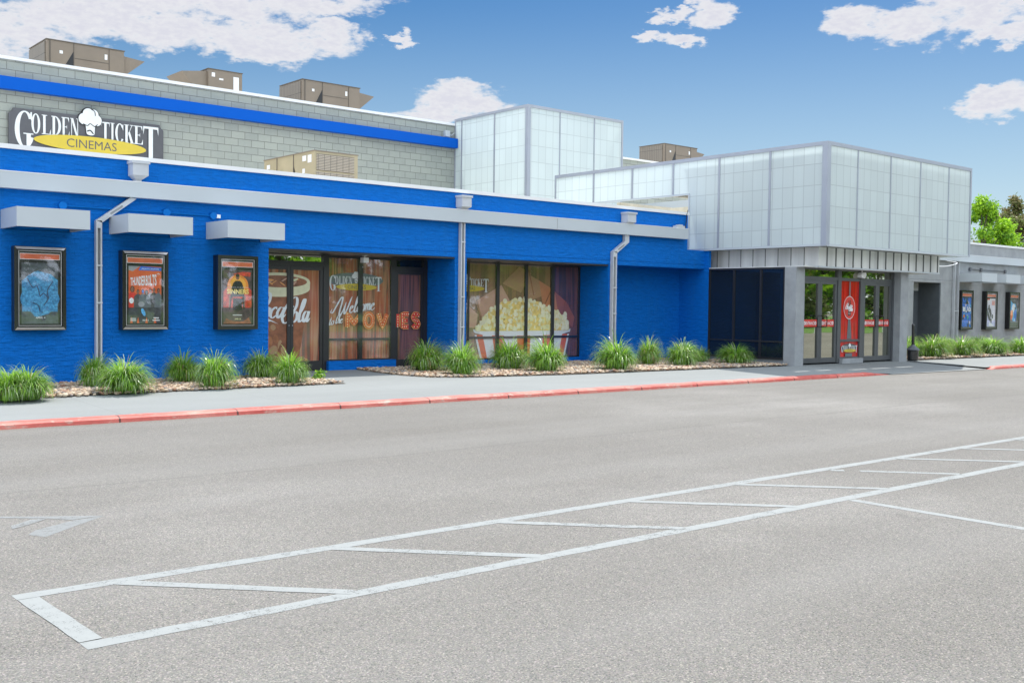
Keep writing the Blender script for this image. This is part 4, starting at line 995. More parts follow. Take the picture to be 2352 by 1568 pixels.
# ------------------------------------------------------------------ POSTER CASES
def case(x, z0, z1, wd, dep, silver, label, art, strip=P_stripered):
    e = empty('poster_case', (x + wd/2, WY, z0), label, 'poster case', 'poster cases along the front')
    yf = WY - dep; fr = .055
    b = MB(); b.box(x, x + wd, yf + .03, WY - .001, z0, z1, M_black); b.build('cabinet', e)
    b = MB(); fm = M_blackgloss
    b.box(x, x + fr, yf, yf + .03, z0, z1, fm); b.box(x + wd - fr, x + wd, yf, yf + .03, z0, z1, fm); b.box(x + fr, x + wd - fr, yf, yf + .03, z0, z0 + fr, fm); b.box(x + fr, x + wd - fr, yf, yf + .03, z1 - fr, z1, fm)
    if silver:
        for za, zc, s_ in ((z0, z0 + fr, 1), (z1 - fr, z1, -1)):
            b.poly([(x + .01, yf - .002, za + .008), (x + wd - .01, yf - .002, za + .008), (x + wd - .04, yf - .012, zc - .01), (x + .04, yf - .012, zc - .01)] if s_ == 1 else [(x + .04, yf - .012, za + .01), (x + wd - .04, yf - .012, za + .01), (x + wd - .01, yf - .002, zc - .008), (x + .01, yf - .002, zc - .008)], M_chrome)
    b.build('frame', e)
    ix0, ix1, iz0, iz1 = x + fr + .012, x + wd - fr - .012, z0 + fr + .012, z1 - fr - .012
    b = MB(); t_ = .007
    for q in ((ix0, ix1, iz0, iz0 + t_), (ix0, ix1, iz1 - t_, iz1), (ix0, ix0 + t_, iz0 + t_, iz1 - t_), (ix1 - t_, ix1, iz0 + t_, iz1 - t_)): b.box(q[0], q[1], yf + .012, yf + .029, q[2], q[3], M_chrome)
    b.build('trim', e)
    g = Draw(yf + .0295); hz0, hz1 = z1 - .20, z1 - .105
    g.rect(ix0 + .02, ix1 - .02, hz0, hz1, M_label); g.rect(ix0 + .028, ix1 - .028, hz0 + .008, hz1 - .008, strip); g.build('header_strip', e)
    g = Draw(yf + .0295); px0, px1, pz0, pz1 = ix0 + .045, ix1 - .045, z0 + .10, z1 - .25
    g.rect(px0, px1, pz0, pz1, P_dblue); art(g, lambda u: px0 + u*(px1-px0), lambda v: pz0 + v*(pz1-pz0)); g.build('poster', e)
    b = MB(); b.box(ix0 + t_, ix1 - t_, yf + .008, yf + .011, iz0 + t_, iz1 - t_, M_case); b.build('glass', e)
    return e
M_chrome = plain('brushed_aluminium_trim', (0.62, 0.60, 0.62), 0.3, 0.08, 6, metal=0.6)
def art_blue(g, X, Z):
    g.rect(X(0), X(1), Z(0), Z(1), graphic_mat('print_dark_rock', (0.07, 0.085, 0.10), .4, 16))
    k = NT('print_blue_rock'); n = k.noise(28, 6, .7); k.col(k.ramp(n, [(.3, (.02, .08, .16)), (.5, (.05, .26, .5)), (.7, (.14, .50, .78))])); k.rough(.3)
    n_ = 30
    g.pg([(X(.5 + .5*math.cos(t)*(1 - .12*math.sin(5*t))), Z(.49 + .37*math.sin(t)*(1 + .05*math.cos(7*t)))) for t in [i*2*math.pi/n_ for i in range(n_)]], k.m)
    g.pg([(X(u), Z(v)) for u, v in ((.02,.2),(.98,.2),(.99,.72),(.8,.82),(.5,.86),(.2,.80),(.01,.7))], k.m)
    # generic cracks instead of the printed face
    for P in ([(.15,.75),(.3,.6),(.42,.62),(.5,.45)], [(.85,.7),(.7,.55),(.72,.42),(.6,.3)], [(.3,.35),(.45,.3),(.5,.2)], [(.5,.45),(.6,.5),(.72,.42)]):
        g.pen(crom([(X(a), Z(c)) for a, c in P]), .014, P_dblue)
    font_text(g, 'APRIL 4', X(.38), X(.64), Z(.085), Z(.115), P_white, .02)
def art_crowd(g, X, Z):
    g.rect(X(0), X(1), Z(.40), Z(1), P_orange); g.rect(X(0), X(1), Z(0), Z(.42), graphic_mat('print_dark_crowd', (.05, .055, .065), .4, 12))
    g.pg([(X(.3), Z(.93)), (X(1), Z(.925)), (X(1), Z(.985)), (X(.36), Z(1))], P_mblue); g.pg([(X(0), Z(1)), (X(.34), Z(1)), (X(.12), Z(.91)), (X(0), Z(.93))], P_grey)
    font_text(g, 'FEATURING', X(.40), X(.92), Z(.945), Z(.968), P_white, .01)
    # rising condensed title
    wds = 'THUNDERBOLTS*'; x = .05
    for i, ch in enumerate(wds):
        wv = .026 if ch == 'I' else .062
        zt = .80 + .075 * i / 12; zb = .665 if i else .665
        if ch == '*': font_text(g, '*', X(.86), X(.95), Z(.83), Z(.89), P_white, .03)
        else: font_text(g, ch, X(x), X(x + wv), Z(zb), Z(zt), P_white, .03)
        x += wv + .005
    ppl = [(.11, .60, .085, P_skin, P_red), (.28, .56, .055, P_skin, P_dark), (.43, .565, .055, P_mblue, P_slate), (.66, .58, .05, P_skin, P_grey), (.77, .59, .055, P_skin, P_dark), (.91, .585, .06, P_skin, P_slate), (.54, .545, .065, P_grey, P_slate)]
    for i, (u, v, r, hd, bd) in enumerate(ppl):
        g.pg([(X(max(0, u - .13)), Z(.28)), (X(max(0, u - .12)), Z(v - .09)), (X(u - .03), Z(v - .04)), (X(u + .03), Z(v - .04)), (X(min(1, u + .12)), Z(v - .09)), (X(min(1, u + .13)), Z(.28))], bd)
        g.ell(X(u), Z(v), r * .40, r * .62 , P_blk, 12); g.ell(X(u), Z(v - .005), r * .30, r * .48, hd, 12)
    g.ell(X(.38), Z(.34), .055, .045, P_grey, 10); g.ell(X(.44), Z(.2), .03, .07, P_lblue, 8, .4); g.ell(X(.08), Z(.40), .04, .05, P_white, 8)
    for u in (.08, .28, .54, .8): g.pg([(X(u - .04), Z(.01)), (X(u + .04), Z(.01)), (X(u), Z(.12))], P_orange)
    for z in (.09, .075, .06, .045): g.rect(X(.04), X(.22), Z(z), Z(z + .007), P_white)
    font_text(g, 'MAY 2', X(.42), X(.60), Z(.045), Z(.075), P_white, .02); g.rect(X(.72), X(.95), Z(.05), Z(.066), P_white); g.rect(X(.75), X(.92), Z(.09), Z(.11), P_white)
def art_sun(g, X, Z):
    sm = graphic_mat('print_smoke', (.09, .055, .06), .6, 9); g.rect(X(0), X(1), Z(0), Z(1), sm)
    fi = graphic_mat('print_fire_red', (.55, .05, .025), .5, 14)
    g.pg([(X(u), Z(v)) for u, v in ((.0,.3),(1,.3),(1,.62),(.85,.70),(.5,.74),(.15,.68),(0,.6))], fi)
    g.pg([(X(u), Z(v)) for u, v in ((.3,.92),(.7,.97),(.98,.96),(.95,.88),(.6,.9))], fi)
    g.ell(X(.51), Z(.70), .20, .20, P_gold, 30); g.ell(X(.51), Z(.73), .15, .13, graphic_mat('print_sun_yellow', (.85, .42, .06), .08), 24)
    # generic dark figure
    g.pg([(X(u), Z(v)) for u, v in ((.43,.80),(.58,.80),(.66,.76),(.72,.66),(.76,.45),(.78,.28),(.70,.26),(.66,.44),(.66,.25),(.33,.25),(.34,.44),(.30,.5),(.25,.27),(.18,.27),(.24,.5),(.29,.68),(.35,.76))], P_blk)
    g.ell(X(.50), Z(.875), .036, .055, P_skin, 12); g.ell(X(.50), Z(.90), .036, .03, P_blk, 12)
    for s_ in (.205, .745): g.pen([(X(s_ + .02), Z(.52)), (X(s_), Z(.30))], .026, P_skin)
    g.rect(X(.33), X(.67), Z(.47), Z(.505), fi)
    font_text(g, 'MICHAEL B. JORDAN', X(.14), X(.88), Z(.668), Z(.683), P_white, .02)
    font_text(g, 'SINNERS', X(.12), X(.9), Z(.555), Z(.645), graphic_mat('print_title_yellow', (.85, .70, .22), .05), .03)
    g.rect(X(.33), X(.66), Z(.155), Z(.167), P_white); font_text(g, 'APRIL 18', X(.40), X(.61), Z(.075), Z(.10), P_bulb, .02)
    g.pg([(X(0), Z(.0)), (X(1), Z(.0)), (X(.9), Z(.12)), (X(.7), Z(.04)), (X(.3), Z(.05)), (X(.1), Z(.10))], graphic_mat('print_embers', (.30, .09, .05), .5, 16))
def art_space(g, X, Z):
    g.rect(X(0), X(1), Z(0), Z(1), P_mblue)
    for i in range(46):
        g.ell(X(random.uniform(.05, .95)), Z(random.uniform(.03, .97)), random.uniform(.02, .07), random.uniform(.02, .1), random.choice([P_lblue, P_mblue, P_dblue, P_lav, P_mblue]), 9, random.uniform(0, 3))
    g.pg([(X(.3), Z(.78)), (X(.7), Z(.78)), (X(.5), Z(.97))], P_blk)
    for ch, a, c, z0, z1 in (('E', .03, .30, .53, .68), ('L', .34, .48, .50, .70), ('I', .53, .62, .55, .70), ('O', .66, .97, .52, .68)): font_text(g, ch, X(a), X(c), Z(z0), Z(z1), P_white, .08)
    g.ell(X(.18), Z(.37), .05, .05, P_gold, 12); g.ell(X(.62), Z(.33), .05, .07, graphic_mat('print_teal', (.05, .4, .3), .1), 12)
def art_car(g, X, Z):
    g.rect(X(0), X(1), Z(0), Z(1), graphic_mat('print_pale_paper', (.72, .72, .78), .03)); g.pg([(X(0), Z(0)), (X(1), Z(.0)), (X(1), Z(.25)), (X(.4), Z(.15)), (X(0), Z(.8))], P_lav)
    g.rect(X(0), X(.3), Z(.95), Z(1), P_red)
    for z in (.88, .82, .77): g.rect(X(.55), X(.92), Z(z), Z(z + .035), P_stripered)
    g.pg([(X(u), Z(v)) for u, v in ((.02,.62),(.2,.72),(.45,.62),(.55,.45),(.5,.25),(.38,.18),(.2,.25),(.05,.4))], P_dark)
    for u, v in ((.22, .70), (.66, .36), (.5, .2), (.1, .45)): g.ell(X(u), Z(v), .05, .075, P_blk, 14); g.ell(X(u), Z(v), .02, .03, P_grey, 8)
    g.pen([(X(.1), Z(.6)), (X(.45), Z(.28))], .03, P_white); g.pg([(X(.3), Z(.16)), (X(.9), Z(.02)), (X(.25), Z(.02))], P_white)
def art_fire(g, X, Z):
    g.rect(X(0), X(1), Z(0), Z(1), P_dark)
    g.pg([(X(u), Z(v)) for u, v in ((.02,.95),(.3,.85),(.7,.82),(.85,.6),(.8,.3),(.5,.18),(.05,.3))], P_lblue)
    g.ell(X(.42), Z(.68), .13, .15, P_white, 14); g.ell(X(.2), Z(.45), .10, .16, P_gold, 14); g.ell(X(.15), Z(.33), .07, .1, P_orange, 12)
    g.pg([(X(u), Z(v)) for u, v in ((.5,.6),(.7,.64),(.85,.5),(.8,.25),(.65,.15),(.55,.3))], P_mblue); g.ell(X(.66), Z(.66), .05, .05, P_blk, 12); g.pen([(X(.6), Z(.3)), (X(.62), Z(.18))], .03, P_white)
case(4.61, .985, 2.278, .768, .155, True, 'black poster case with a rough glowing blue poster, leftmost on the blue wall', art_blue, P_stripered)
case(6.252, .985, 2.278, .770, .18, True, 'black poster case with an orange poster of a crowd, right of the bent downspout', art_crowd)
case(7.892, .981, 2.268, .752, .20, False, 'black poster case with a dark figure before an orange sun', art_sun)
case(34.21, .83, 2.15, .82, .17, False, 'black poster case with a vivid blue space poster on the grey wall', art_space)
case(35.97, .83, 2.15, .82, .17, False, 'black poster case with a pale racing car poster on the grey wall', art_car)
case(37.72, .83, 2.15, .79, .17, False, 'black poster case with a fiery blue and orange poster, rightmost on the grey wall', art_fire)

# ------------------------------------------------------------------ DOWNSPOUTS
def head(e, x, zt, w_):
    x += .02; w_ -= .05; y0, y1 = WY - .22, WY - .003; b = MB()
    b.box(x - .02, x + w_ + .02, y0 - .02, y1, zt - .045, zt, M_gutter); b.box(x, x + w_, y0, y1, zt - .235, zt - .045, M_gutter)
    c = x + w_/2; k = .05; A = [(x, y0, zt - .235), (x + w_, y0, zt - .235), (x + w_, y1, zt - .235), (x, y1, zt - .235)]; B = [(c - k, y0 + .1, zt - .30), (c + k, y0 + .1, zt - .30), (c + k, y1, zt - .30), (c - k, y1, zt - .30)]
    for i in range(4): j = (i + 1) % 4; b.poly([A[i], A[j], B[j], B[i]], M_gutter)
    b.box(c - k, c + k, y0 + .1, y1, 3.413, zt - .30, M_gutter)
    b.build('collector_box', e)
def spout(x, w_, ztop, zbot, label, hx=None, zt=3.745, hw=.31, bend=None, m=M_gutter, straps=()):
    e = empty('downspout', (x, WY, zbot), label, 'downspout', 'downspouts on the front walls')
    if hx is not None: head(e, hx, zt, hw)
    y0, y1 = WY - .10, WY - .01; r = .024
    b = MB(); zz = bend[2] if bend else ztop
    b.box(x, x + r, y0, y1, zbot, zz, m); b.box(x + w_ - r, x + w_, y0, y1, zbot, zz, m); b.box(x + r, x + w_ - r, y1 - .03, y1, zbot, zz, M_gutterin)
    if bend:
        xt, zt2 = bend[0], bend[1]; a = .02
        b.box(x, x + w_, y0 - .002, y1, zz, zz + .12, m)
        P = [(x, zz + .12), (x + w_, zz + .12 - .03), (xt + w_, zt2), (xt, zt2 + .02)]
        b.prism([(p[0], y0 - .002, p[1]) for p in P], (0, .09, 0), m)
        mx, mz = (x + xt) / 2 + w_/2, (zz + .11 + zt2) / 2; dx, dz = (xt - x), (zt2 - zz - .12); Ln = math.hypot(dx, dz); dx /= Ln; dz /= Ln
        b.poly([(mx + dx*s1*.12 - dz*s2*.016, y0 - .006, mz + dz*s1*.12 + dx*s2*.016) for s1, s2 in ((-1, -1), (1, -1), (1, 1), (-1, 1))], M_gutterin)
        if len(bend) > 3: b.box(xt, xt + w_, y0, y1, zt2, bend[3], m)
    b.build('pipe', e)
    b = MB()
    for z in straps: b.box(x - .004, x + w_ + .004, y0 - .006, y0 + .01, z - .012, z + .012, m)
    if straps: b.build('strap', e)
    return e
spout(5.862, .093, 3.15, .14, 'bent white downspout between the blue poster and the orange poster', 6.41 - .02, 3.745, .31, (6.42, 3.13, 2.62), straps=(2.02, 1.42))
spout(13.235, .103, 3.15, .14, 'straight white downspout between the drink shopfront and the popcorn window', 13.14, 3.70, .29, straps=(2.75, 1.62, 1.0))
spout(17.69, .13, 3.15, .14, 'crooked white downspout right of the popcorn window', 18.02, 3.68, .33, (18.09, 2.98, 2.62, 3.149), straps=(1.9, 1.3))
spout(33.86, .30, 3.10, .14, 'grey and white downspout beside the posters on the grey wing', straps=(1.45,), m=M_gutter)
t = empty('roof_fitting', (20.0, WY - .1, 3.42), 'small white metal cap on the fascia beside the canopy', 'fitting'); b = MB(); b.box(19.85, 20.15, WY - .15, WY - .02, 3.413, 3.47, M_gutter); b.box(19.95, 20.1, WY - .13, WY - .03, 3.47, 3.50, M_gutter); b.build('cap', t)

# lights and small fixtures
t = empty('floodlight', (11.29, 17.9, 2.32), 'small white square floodlight hanging in the shopfront recess', 'floodlight')
b = MB(); b.box(11.23, 11.35, 17.84, 17.96, 2.27, 2.37, M_label); b.build('housing', t); b = MB(); b.tube([(11.29, 17.9, 2.404), (11.29, 17.9, 2.37)], .015, M_label, 8); b.tube([(11.29, 17.9, 2.405), (11.29, 17.9, 2.395)], .05, M_label, 12); b.build('mount', t)
t = empty('floodlight', (24.14, 14.8, 2.36), 'white twin-head floodlight under the entrance soffit above the doors', 'floodlight')
b = MB(); b.prism([(24.02, 14.72, 2.27), (24.17, 14.72, 2.25), (24.24, 14.72, 2.33), (24.22, 14.72, 2.40), (24.08, 14.72, 2.40), (24.01, 14.72, 2.34)], (0, .16, 0), M_label); b.build('housing', t)
b = MB(); b.tube([(24.14, 14.8, 2.40), (24.14, 14.8, 2.447)], .03, M_label, 8); b.build('mount', t)
t = empty('overhead_cable', (31.2, 15.8, 2.85), 'white cable sagging between the canopy and the grey wing', 'cable')
b = MB(); b.tube(crom([(27.2, 15.5, 2.95), (28.8, 15.9, 2.83), (30.4, 16.1, 2.80), (31.4, 16.3, 2.84), (32.6, 16.6, 2.98), (33.2, 17.3, 3.1)], 5), .014, M_label, 6); b.build('wire', t)
t = empty('ashtray_post', (26.39, 14.68, .13), 'black smokers post with slim tube beside the right entrance pillar', 'ashtray')
b = MB(); b.tube([(26.39, 14.6, .12), (26.39, 14.6, .14), (26.39, 14.6, .36), (26.39, 14.6, .40)], [.13, .145, .145, .15], M_blackgloss, 20); b.build('base', t)
b = MB(); b.tube([(26.39, 14.6, .40), (26.39, 14.6, .42), (26.39, 14.6, .50), (26.39, 14.6, .54)], [.17, .17, .07, .045], M_greyp, 20); b.build('cone', t)
b = MB(); b.tube([(26.39, 14.6, .54), (26.37, 14.6, 1.06), (26.37, 14.6, 1.10)], [.042, .036, .02], M_blackgloss, 14); b.build('tube', t)

# ------------------------------------------------------------------ ROOFTOP UNITS
def unit(x0, x1, y0, y1, z0, z1, label, flip=False, grille='end', body=None, seams=(.34, .80)):
    body = body or M_hvac; e = empty('rooftop_unit', ((x0+x1)/2, (y0+y1)/2, z0), label, 'air conditioner', 'rooftop air conditioning units')
    b = MB(); b.box(x0, x1, y0, y1, z0, z1, body); b.box(x0 - .02, x1 + .02, y0 - .02, y1 + .02, z1, z1 + .025, M_hvacd); b.build('cabinet', e)
    W_ = x1 - x0
    if grille == 'end':
        b = MB(); b.tube([(x1 - .25, y0 + .3, z1 + .02), (x1 - .25, y0 + .3, z1 + .05)], .12, M_hvacd, 14); b.box(x0 + .06, x0 + .10, y0 - .009, y0 - .001, z0, z1, M_hvacd); b.build('cap', e)
        b = MB(); b.box(x0 - .03, x0 - .002, y0 + .08, y1 - .02, z0 + .5, z1 - .04, M_louvX); b.build('grille', e)
        b = MB()
        for s_ in seams: b.box(x0 + W_*s_ - .008, x0 + W_*s_ + .008, y0 - .012, y0 - .001, z0, z1, M_hvacd)
        b.box(x0 + W_*.35, x0 + W_*.79, y0 - .008, y0 - .001, z1 - .40, z1 - .385, M_hvacd); b.build('seam', e)
        b = MB(); b.poly([(x0 + W_*.335, y0 - .006, z1 - .22), (x0 + W_*.335, y0 - .006, z0 + .2), (x0 + W_*.05, y0 - .006, z0 + .2)], M_black); b.build('opening', e)
        b = MB(); b.box(x0 + W_*.74, x0 + W_*.775, y0 - .01, y0 - .002, z1 - .30, z1 - .16, M_label); b.box(x0 + W_*.16, x0 + W_*.20, y0 - .01, y0 - .002, z1 - .32, z1 - .24, M_label); b.build('sticker', e)
        b = MB(); b.prism([(x1 + .002, y0 + .1, z1 - .10), (x1 + .62, y0 + .1, z1 - .16), (x1 + .002, y0 + .1, z1 - .68)], (0, y1 - y0 - .2, 0), body); b.build('hood', e)
    return e
unit(8.713, 10.76, 29.5, 31.0, 6.86, 8.345, 'taupe rooftop air unit on the far left above the cinema sign')
unit(16.302, 18.372, 29.5, 30.97, 6.86, 8.40, 'taupe rooftop air unit with louvred end, middle of the block parapet')
unit(33.077, 35.151, 29.5, 30.89, 6.56, 8.22, 'taupe rooftop air unit behind the canopy, right of the tower')
e = empty('rooftop_unit', (13.75, 30.2, 6.86), 'small taupe rooftop air unit with hood pointing left', 'air conditioner', 'rooftop air conditioning units')
b = MB(); b.box(13.224, 14.28, 29.5, 30.9, 6.86, 8.26, M_hvac); b.box(13.2, 14.3, 29.48, 30.92, 8.26, 8.28, M_hvacd); b.build('cabinet', e)
b = MB(); b.prism([(13.222, 29.6, 8.21), (12.45, 29.6, 8.10), (12.95, 29.6, 7.60), (13.222, 29.6, 7.55)], (0, 1.1, 0), M_hvac); b.build('hood', e)
b = MB(); b.box(14.0, 14.17, 29.488, 29.498, 7.6, 8.13, M_label); b.box(13.32, 13.42, 29.488, 29.498, 8.05, 8.17, M_label); b.box(13.55, 13.68, 29.488, 29.498, 7.98, 8.03, M_label); b.build('sticker', e)
# the nearer tan unit on the low roof
ux0, ux1, uy0, uy1, uz0, uz1 = 11.91, 13.04, 21.0, 23.4, 3.5, 4.86
e = empty('rooftop_unit', (12.5, 22.2, 3.5), 'tan rooftop air unit with front louvres standing on the low blue building', 'air conditioner', 'rooftop air conditioning units')
b = MB(); b.box(ux0, ux1, uy0, uy1, uz0, uz1, M_hvacb); b.box(ux0 - .015, ux1 + .015, uy0 - .015, uy1 + .015, uz1, uz1 + .02, M_hvac); b.build('cabinet', e)
b = MB(); b.box(ux0 + .05, ux1 - .1, uy0 - .014, uy0 - .001, uz1 - .42, uz1 - .06, M_louvF); b.box(ux0 + .05, ux1 - .1, uy0 - .014, uy0 - .001, uz0 + .1, uz1 - .46, M_louvF); b.build('grille', e)
b = MB()
for y in (21.95, 22.75): b.box(ux0 - .01, ux0 - .001, y - .012, y + .012, uz0, uz1, M_hvacd)
b.build('seam', e)
b = MB()
for y, z, a, c in ((21.12, uz1 - .24, .1, .17), (21.36, uz1 - .19, .1, .12), (21.42, uz1 - .46, .06, .10), (23.1, uz1 - .22, .09, .1)): b.box(ux0 - .012, ux0 - .002, y, y + a*1.6, z, z + c, M_label)
b.build('sticker', e)
b = MB(); b.poly([(ux0 - .006, 21.93, uz1 - .26), (ux0 - .006, 21.93, uz0 + .3), (ux0 - .006, 21.6, uz0 + .3)], M_black); b.build('opening', e)

# ------------------------------------------------------------------ PLANTING
def grass_mesh(name, seed, blades=760, lean=0.0, pale=.15, dry=.05):
    r = np.random.default_rng(seed); n = blades; sg = 7
    ba = r.uniform(0, 2*np.pi, n); rb = .25 * np.sqrt(r.uniform(0, 1, n)); a = ba + r.normal(0, .45, n)
    bx, by = rb*np.cos(ba), rb*np.sin(ba)
    ln = r.uniform(.5, 1.05, n) * (1.05 - .35*rb/.25); th0 = np.clip(rb/.25*.5 + r.normal(0, .10, n), 0, .8); th1 = r.uniform(1.15, 3.1, n)
    V = np.zeros((n, sg+1, 2, 3)); wd = r.uniform(.007, .017, n)
    rr = np.zeros(n); z = np.zeros(n); px, py = -np.sin(a + r.normal(0, .3, n)), np.cos(a)
    for i in range(sg + 1):
        t = i / sg
        if i:
            th = th0 + th1 * ((i - .5) / sg) ** 1.7
            rr = rr + np.sin(th) * ln / sg; z = z + np.cos(th) * ln / sg
        x = bx + rr*np.cos(a) + lean * t**1.5 * ln; y = by + rr*np.sin(a)
        w_ = wd * (1 - t**2.5 * .9)
        V[:, i, 0] = np.c_[x + px*w_, y + py*w_, z]; V[:, i, 1] = np.c_[x - px*w_, y - py*w_, z]
    base = (np.arange(n) * (sg+1) * 2)[:, None, None]; q = np.array([(2*i, 2*i+1, 2*i+3, 2*i+2) for i in range(sg)])[None]
    F = (base + q).reshape(-1, 4)
    me = bpy.data.meshes.new(name); V = V.reshape(-1, 3)
    me.vertices.add(len(V)); me.vertices.foreach_set('co', V.ravel()); me.loops.add(F.size); me.loops.foreach_set('vertex_index', F.ravel().astype(np.int32))
    me.polygons.add(len(F)); me.polygons.foreach_set('loop_start', np.arange(0, F.size, 4, dtype=np.int32))
    for m in (G_br, G_md, G_pl, G_dr): me.materials.append(m)
    pp = np.array([.45, .31, pale, dry]); mi = r.choice(4, n, p=pp / pp.sum())
    me.polygons.foreach_set('material_index', np.repeat(mi, sg).astype(np.int32)); me.polygons.foreach_set('use_smooth', [True]*len(F))
    me.update(calc_edges=True); return me
GM = [grass_mesh('grass_clump', 11, 1500), grass_mesh('grass_clump', 12, 1600, .10, .19), grass_mesh('grass_clump', 13, 1400, -.08, .18), grass_mesh('grass_clump', 14, 1500, .16, .2, .12), grass_mesh('grass_clump', 15, 1500, -.16, .18)]
GL = [ # x, y(front), height, width, variant, label
 (3.84,14.62,.50,.62,0,'green grass clump cut by the left picture edge'),
 (4.08,14.62,.52,.66,1,'wide green grass clump second from the left edge beside the pavement'),
 (5.42,16.1,.60,.54,2,'grass clump at the foot of the bent downspout'),
 (5.46,14.95,.60,.78,1,'spreading grass clump in front of the bent downspout by the pavement'),
 (6.92,16.4,.58,.64,0,'grass clump against the blue wall under the orange poster'),
 (6.89,15.15,.66,.66,2,'pale tall grass clump by the pavement between orange and sunset posters'),
 (8.44,16.7,.58,.66,1,'grass clump by the blue wall corner under the sunset poster'),
 (8.23,15.25,.60,.60,0,'bushy grass clump at the left side of the entry path'),
 (11.97,16.75,.72,.84,3,'big grass clump in front of the dark single shopfront door'),
 (11.90,15.5,.72,.76,2,'grass clump with yellowing tips at the foot of the straight downspout'),
 (13.85,16.45,.72,.84,0,'dark green grass clump in front of the popcorn bucket print, left one'),
 (13.97,15.45,.74,.86,4,'wind-swept grass clump in front of the popcorn bucket print, right one'),
 (15.64,15.15,.76,.92,4,'broad wind-swept grass clump at the crooked downspout'),
 (17.63,16.1,.74,.62,3,'narrow grass clump before the deep blue niche'),
 (18.08,15.5,.70,.80,1,'bright grass clump at the right end of the blue niche'),
 (19.67,16.3,.46,.50,0,'small shaded grass clump at the corner of the dark side windows'),
 (19.82,15.35,.56,.88,2,'shaded grey-green grass clump below the dark side windows'),
 (27.43,15.1,.54,.62,1,'grass clump partly hidden by the ashtray post'),
 (27.70,14.75,.72,1.0,3,'largest grass clump in the right bed below the doorway recess'),
 (29.37,14.75,.68,.98,3,'grass clump with tan dry blades below the grey wing downspout'),
 (31.20,14.70,.66,1.0,1,'grass clump below the gap between the first two grey wing posters'),
 (32.70,14.55,.64,.95,0,'rightmost front grass clump at the picture edge'),
 (28.9,16.2,.66,.95,0,'dark rear grass clump against grey wing near the recess'),
 (31.2,16.3,.62,.95,2,'dark rear grass clump against grey wing under the first poster'),
 (33.6,16.3,.62,.95,1,'dark rear grass clump against grey wing under the middle poster')]
for i, (x, y, h, w_, v, lab) in enumerate(GL):
    o = bpy.data.objects.new('grass_clump', GM[v]); C.objects.link(o)
    o.location = (x * (y + w_*.30) / y, y + w_*.30, .135); o.scale = (w_*.80, w_*.80, h*1.34); o.rotation_euler.z = (0 if v in (3, 4) else random.uniform(0, 6.28))
    tag(o, lab, 'ornamental grass', 'ornamental grass clumps in the gravel beds')
# low weed by the path
def leaf_cloud(name, centres, n, size, mats, wts, seed, parent=None, flat=.5):
    r = np.random.default_rng(seed); cs = np.array(centres, float); w_ = cs[:, 3]**2; idx = r.choice(len(cs), n, p=w_/w_.sum())
    d = r.normal(size=(n, 3)); d /= np.linalg.norm(d, axis=1)[:, None]; rr = np.abs(r.normal(.55, .42, n))
    P = cs[idx, :3] + d * (rr * cs[idx, 3])[:, None] * np.array([1, 1, .8])
    u = r.normal(size=(n, 3)); u /= np.linalg.norm(u, axis=1)[:, None]; v = np.cross(u, d); v /= np.linalg.norm(v, axis=1)[:, None] + 1e-9
    s = size * r.uniform(.55, 1.3, n)[:, None]
    V = np.stack([P - u*s, P + v*s*.55, P + u*s, P - v*s*.55], 1).reshape(-1, 3); F = np.arange(n*4).reshape(-1, 4)
    if parent is not None: V = V - np.array(parent_world(parent))
    me = bpy.data.meshes.new(name); me.vertices.add(len(V)); me.vertices.foreach_set('co', V.ravel()); me.loops.add(F.size); me.loops.foreach_set('vertex_index', F.ravel().astype(np.int32))
    me.polygons.add(n); me.polygons.foreach_set('loop_start', np.arange(0, F.size, 4, dtype=np.int32))
    for m in mats: me.materials.append(m)
    cl = r.integers(0, 1000, len(cs))[idx] / 1000.0; pick = (r.uniform(0, 1, n) * .6 + cl * .4) > wts
    me.polygons.foreach_set('material_index', pick.astype(np.int32)); me.update(calc_edges=True)
    o = bpy.data.objects.new(name, me); C.objects.link(o)
    if parent is not None: o.parent = parent
    return o
t = leaf_cloud('weed', [(9.15, 15.95, .21, .10), (9.18, 15.93, .27, .08), (9.12, 15.92, .17, .10)], 220, .032, [G_br, G_md], .5, 5)
tag(t, 'small leafy weed at the corner of the entry path', 'plant')
b = MB(); P = []
for i in range(10): a_ = i*.628; P.append((13.68 + .17*math.cos(a_)*(1 + .12*math.sin(3*a_)), 16.9 + .11*math.sin(a_), .15))
b.prism(P, (.02, .01, .07), M_stone); tag(b.build('boulder'), 'flat pale stone lying in gravel before the popcorn window', 'stone')

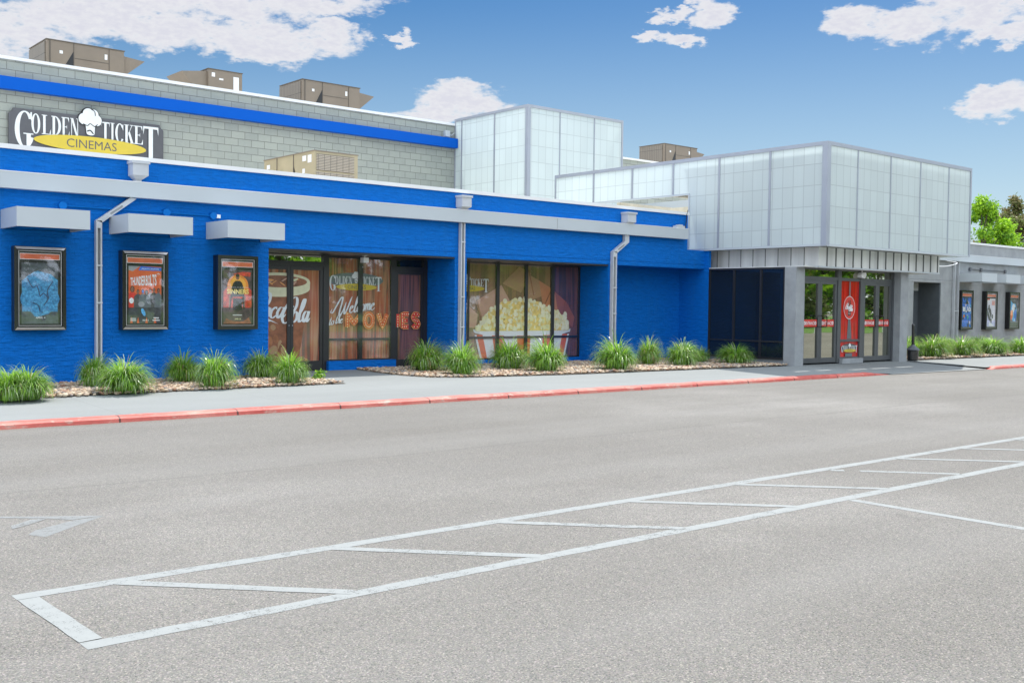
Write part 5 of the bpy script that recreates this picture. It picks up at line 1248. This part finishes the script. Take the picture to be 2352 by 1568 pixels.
def tree(x, y, H, R, mats, label, seed, n, size, wts=.5, group=None, z0=0.0, first=2.0, airy=1.0):
    r = random.Random(seed); e = empty('tree', (x, y, z0), label, 'tree', group)
    b = MB(); top = H * .9; pts = [(x + r.uniform(-.05, .05)*i, y + r.uniform(-.05, .05)*i, z0 + top*i/7) for i in range(8)]
    b.tube(pts, [.16*H/7*(1 - .85*i/7) for i in range(8)], M_bark, 8); cs = []
    for i in range(60):
        t_ = r.uniform(.0, 1); zz = z0 + first + (H - first) * t_; prof = math.sin(math.pi * min(1, .22 + .80*t_)) ** .8
        a_ = r.uniform(0, 6.28); rr = R * prof * r.uniform(.25, .95); c = (x + rr*math.cos(a_), y + rr*math.sin(a_), zz, R * r.uniform(.10, .26) * (.65 + .35*prof)); cs.append(c)
        if i < 16: zb = z0 + max(first*.7, (zz - z0)*.6); b.tube([(x, y, zb), ((x+c[0])/2, (y+c[1])/2, (zb+zz)/2 + .1), c[:3]], [.05*H/7, .03*H/7, .012], M_bark, 5)
    b.build('trunk', e, smooth=True)
    leaf_cloud('crown', cs, n, size, mats, wts, seed, e)
    return e
tree(57.7, 28.0, 7.8, 2.4, [LF_y, LF_y2], 'bright lime green young tree beyond the grey wing', 3, 26000, .09, .66, 'trees beyond the grey wing', first=1.8)
tree(60.6, 28.2, 6.6, 2.1, [LF_y, LF_y2], 'lower lime green tree between the young tree and the olive tree', 4, 18000, .09, .66, 'trees beyond the grey wing', first=1.5)
tree(73.7, 33.5, 9.2, 3.3, [LF_o, LF_o2], 'dull olive brown tree at the right picture edge', 5, 28000, .12, .5, 'trees beyond the grey wing')
tree(66.5, 30.0, 5.6, 1.6, [LF_y2, LF_y], 'low dark green tree under the olive tree at the right edge', 6, 8000, .10, .6, 'trees beyond the grey wing')
# the wood across the lot that the glass mirrors
gm = 'leafy trees across the lot mirrored in the glass'
A = tree(20, -30, 11, 5.0, [LF_y2, LF_o], 'leafy tree across the lot, seen mirrored in the shopfront glass', 21, 9000, .26, .5, gm, first=1.0)
B = tree(26, -31, 9.5, 5.0, [LF_y, LF_y2], 'bright leafy tree across the lot, seen mirrored in the shopfront glass', 22, 9000, .26, .5, gm, first=.8)
k_ = 0
for i, (x, y) in enumerate([(34,-28),(42,-27),(50,-26),(57,-24),(64,-23),(70,-22),(77,-21),(84,-20),(92,-19),(100,-18),(110,-17),(12,-32),(4,-33),(60,-33),(73,-31),(86,-29),(98,-27),(46,-35)]):
    c = copy_tree(A if i % 2 else B); c.location = (x, y, 0); s_ = random.uniform(.75, 1.1); c.scale = (s_*1.1, s_*1.1, s_); c.rotation_euler.z = random.uniform(0, 6.28)
f = empty('guard_rail', (65, -8, 0), 'low white rail across the lot, mirrored in the entrance doors', 'rail')
b = MB(); b.box(50, 95, -7.05, -7.0, .55, .70, M_label); b.build('rail', f)
for i in range(12): b = MB(); x = 51 + i*3.8; b.box(x, x + .12, -7.0, -6.9, 0, .68, M_label); b.build('post', f)
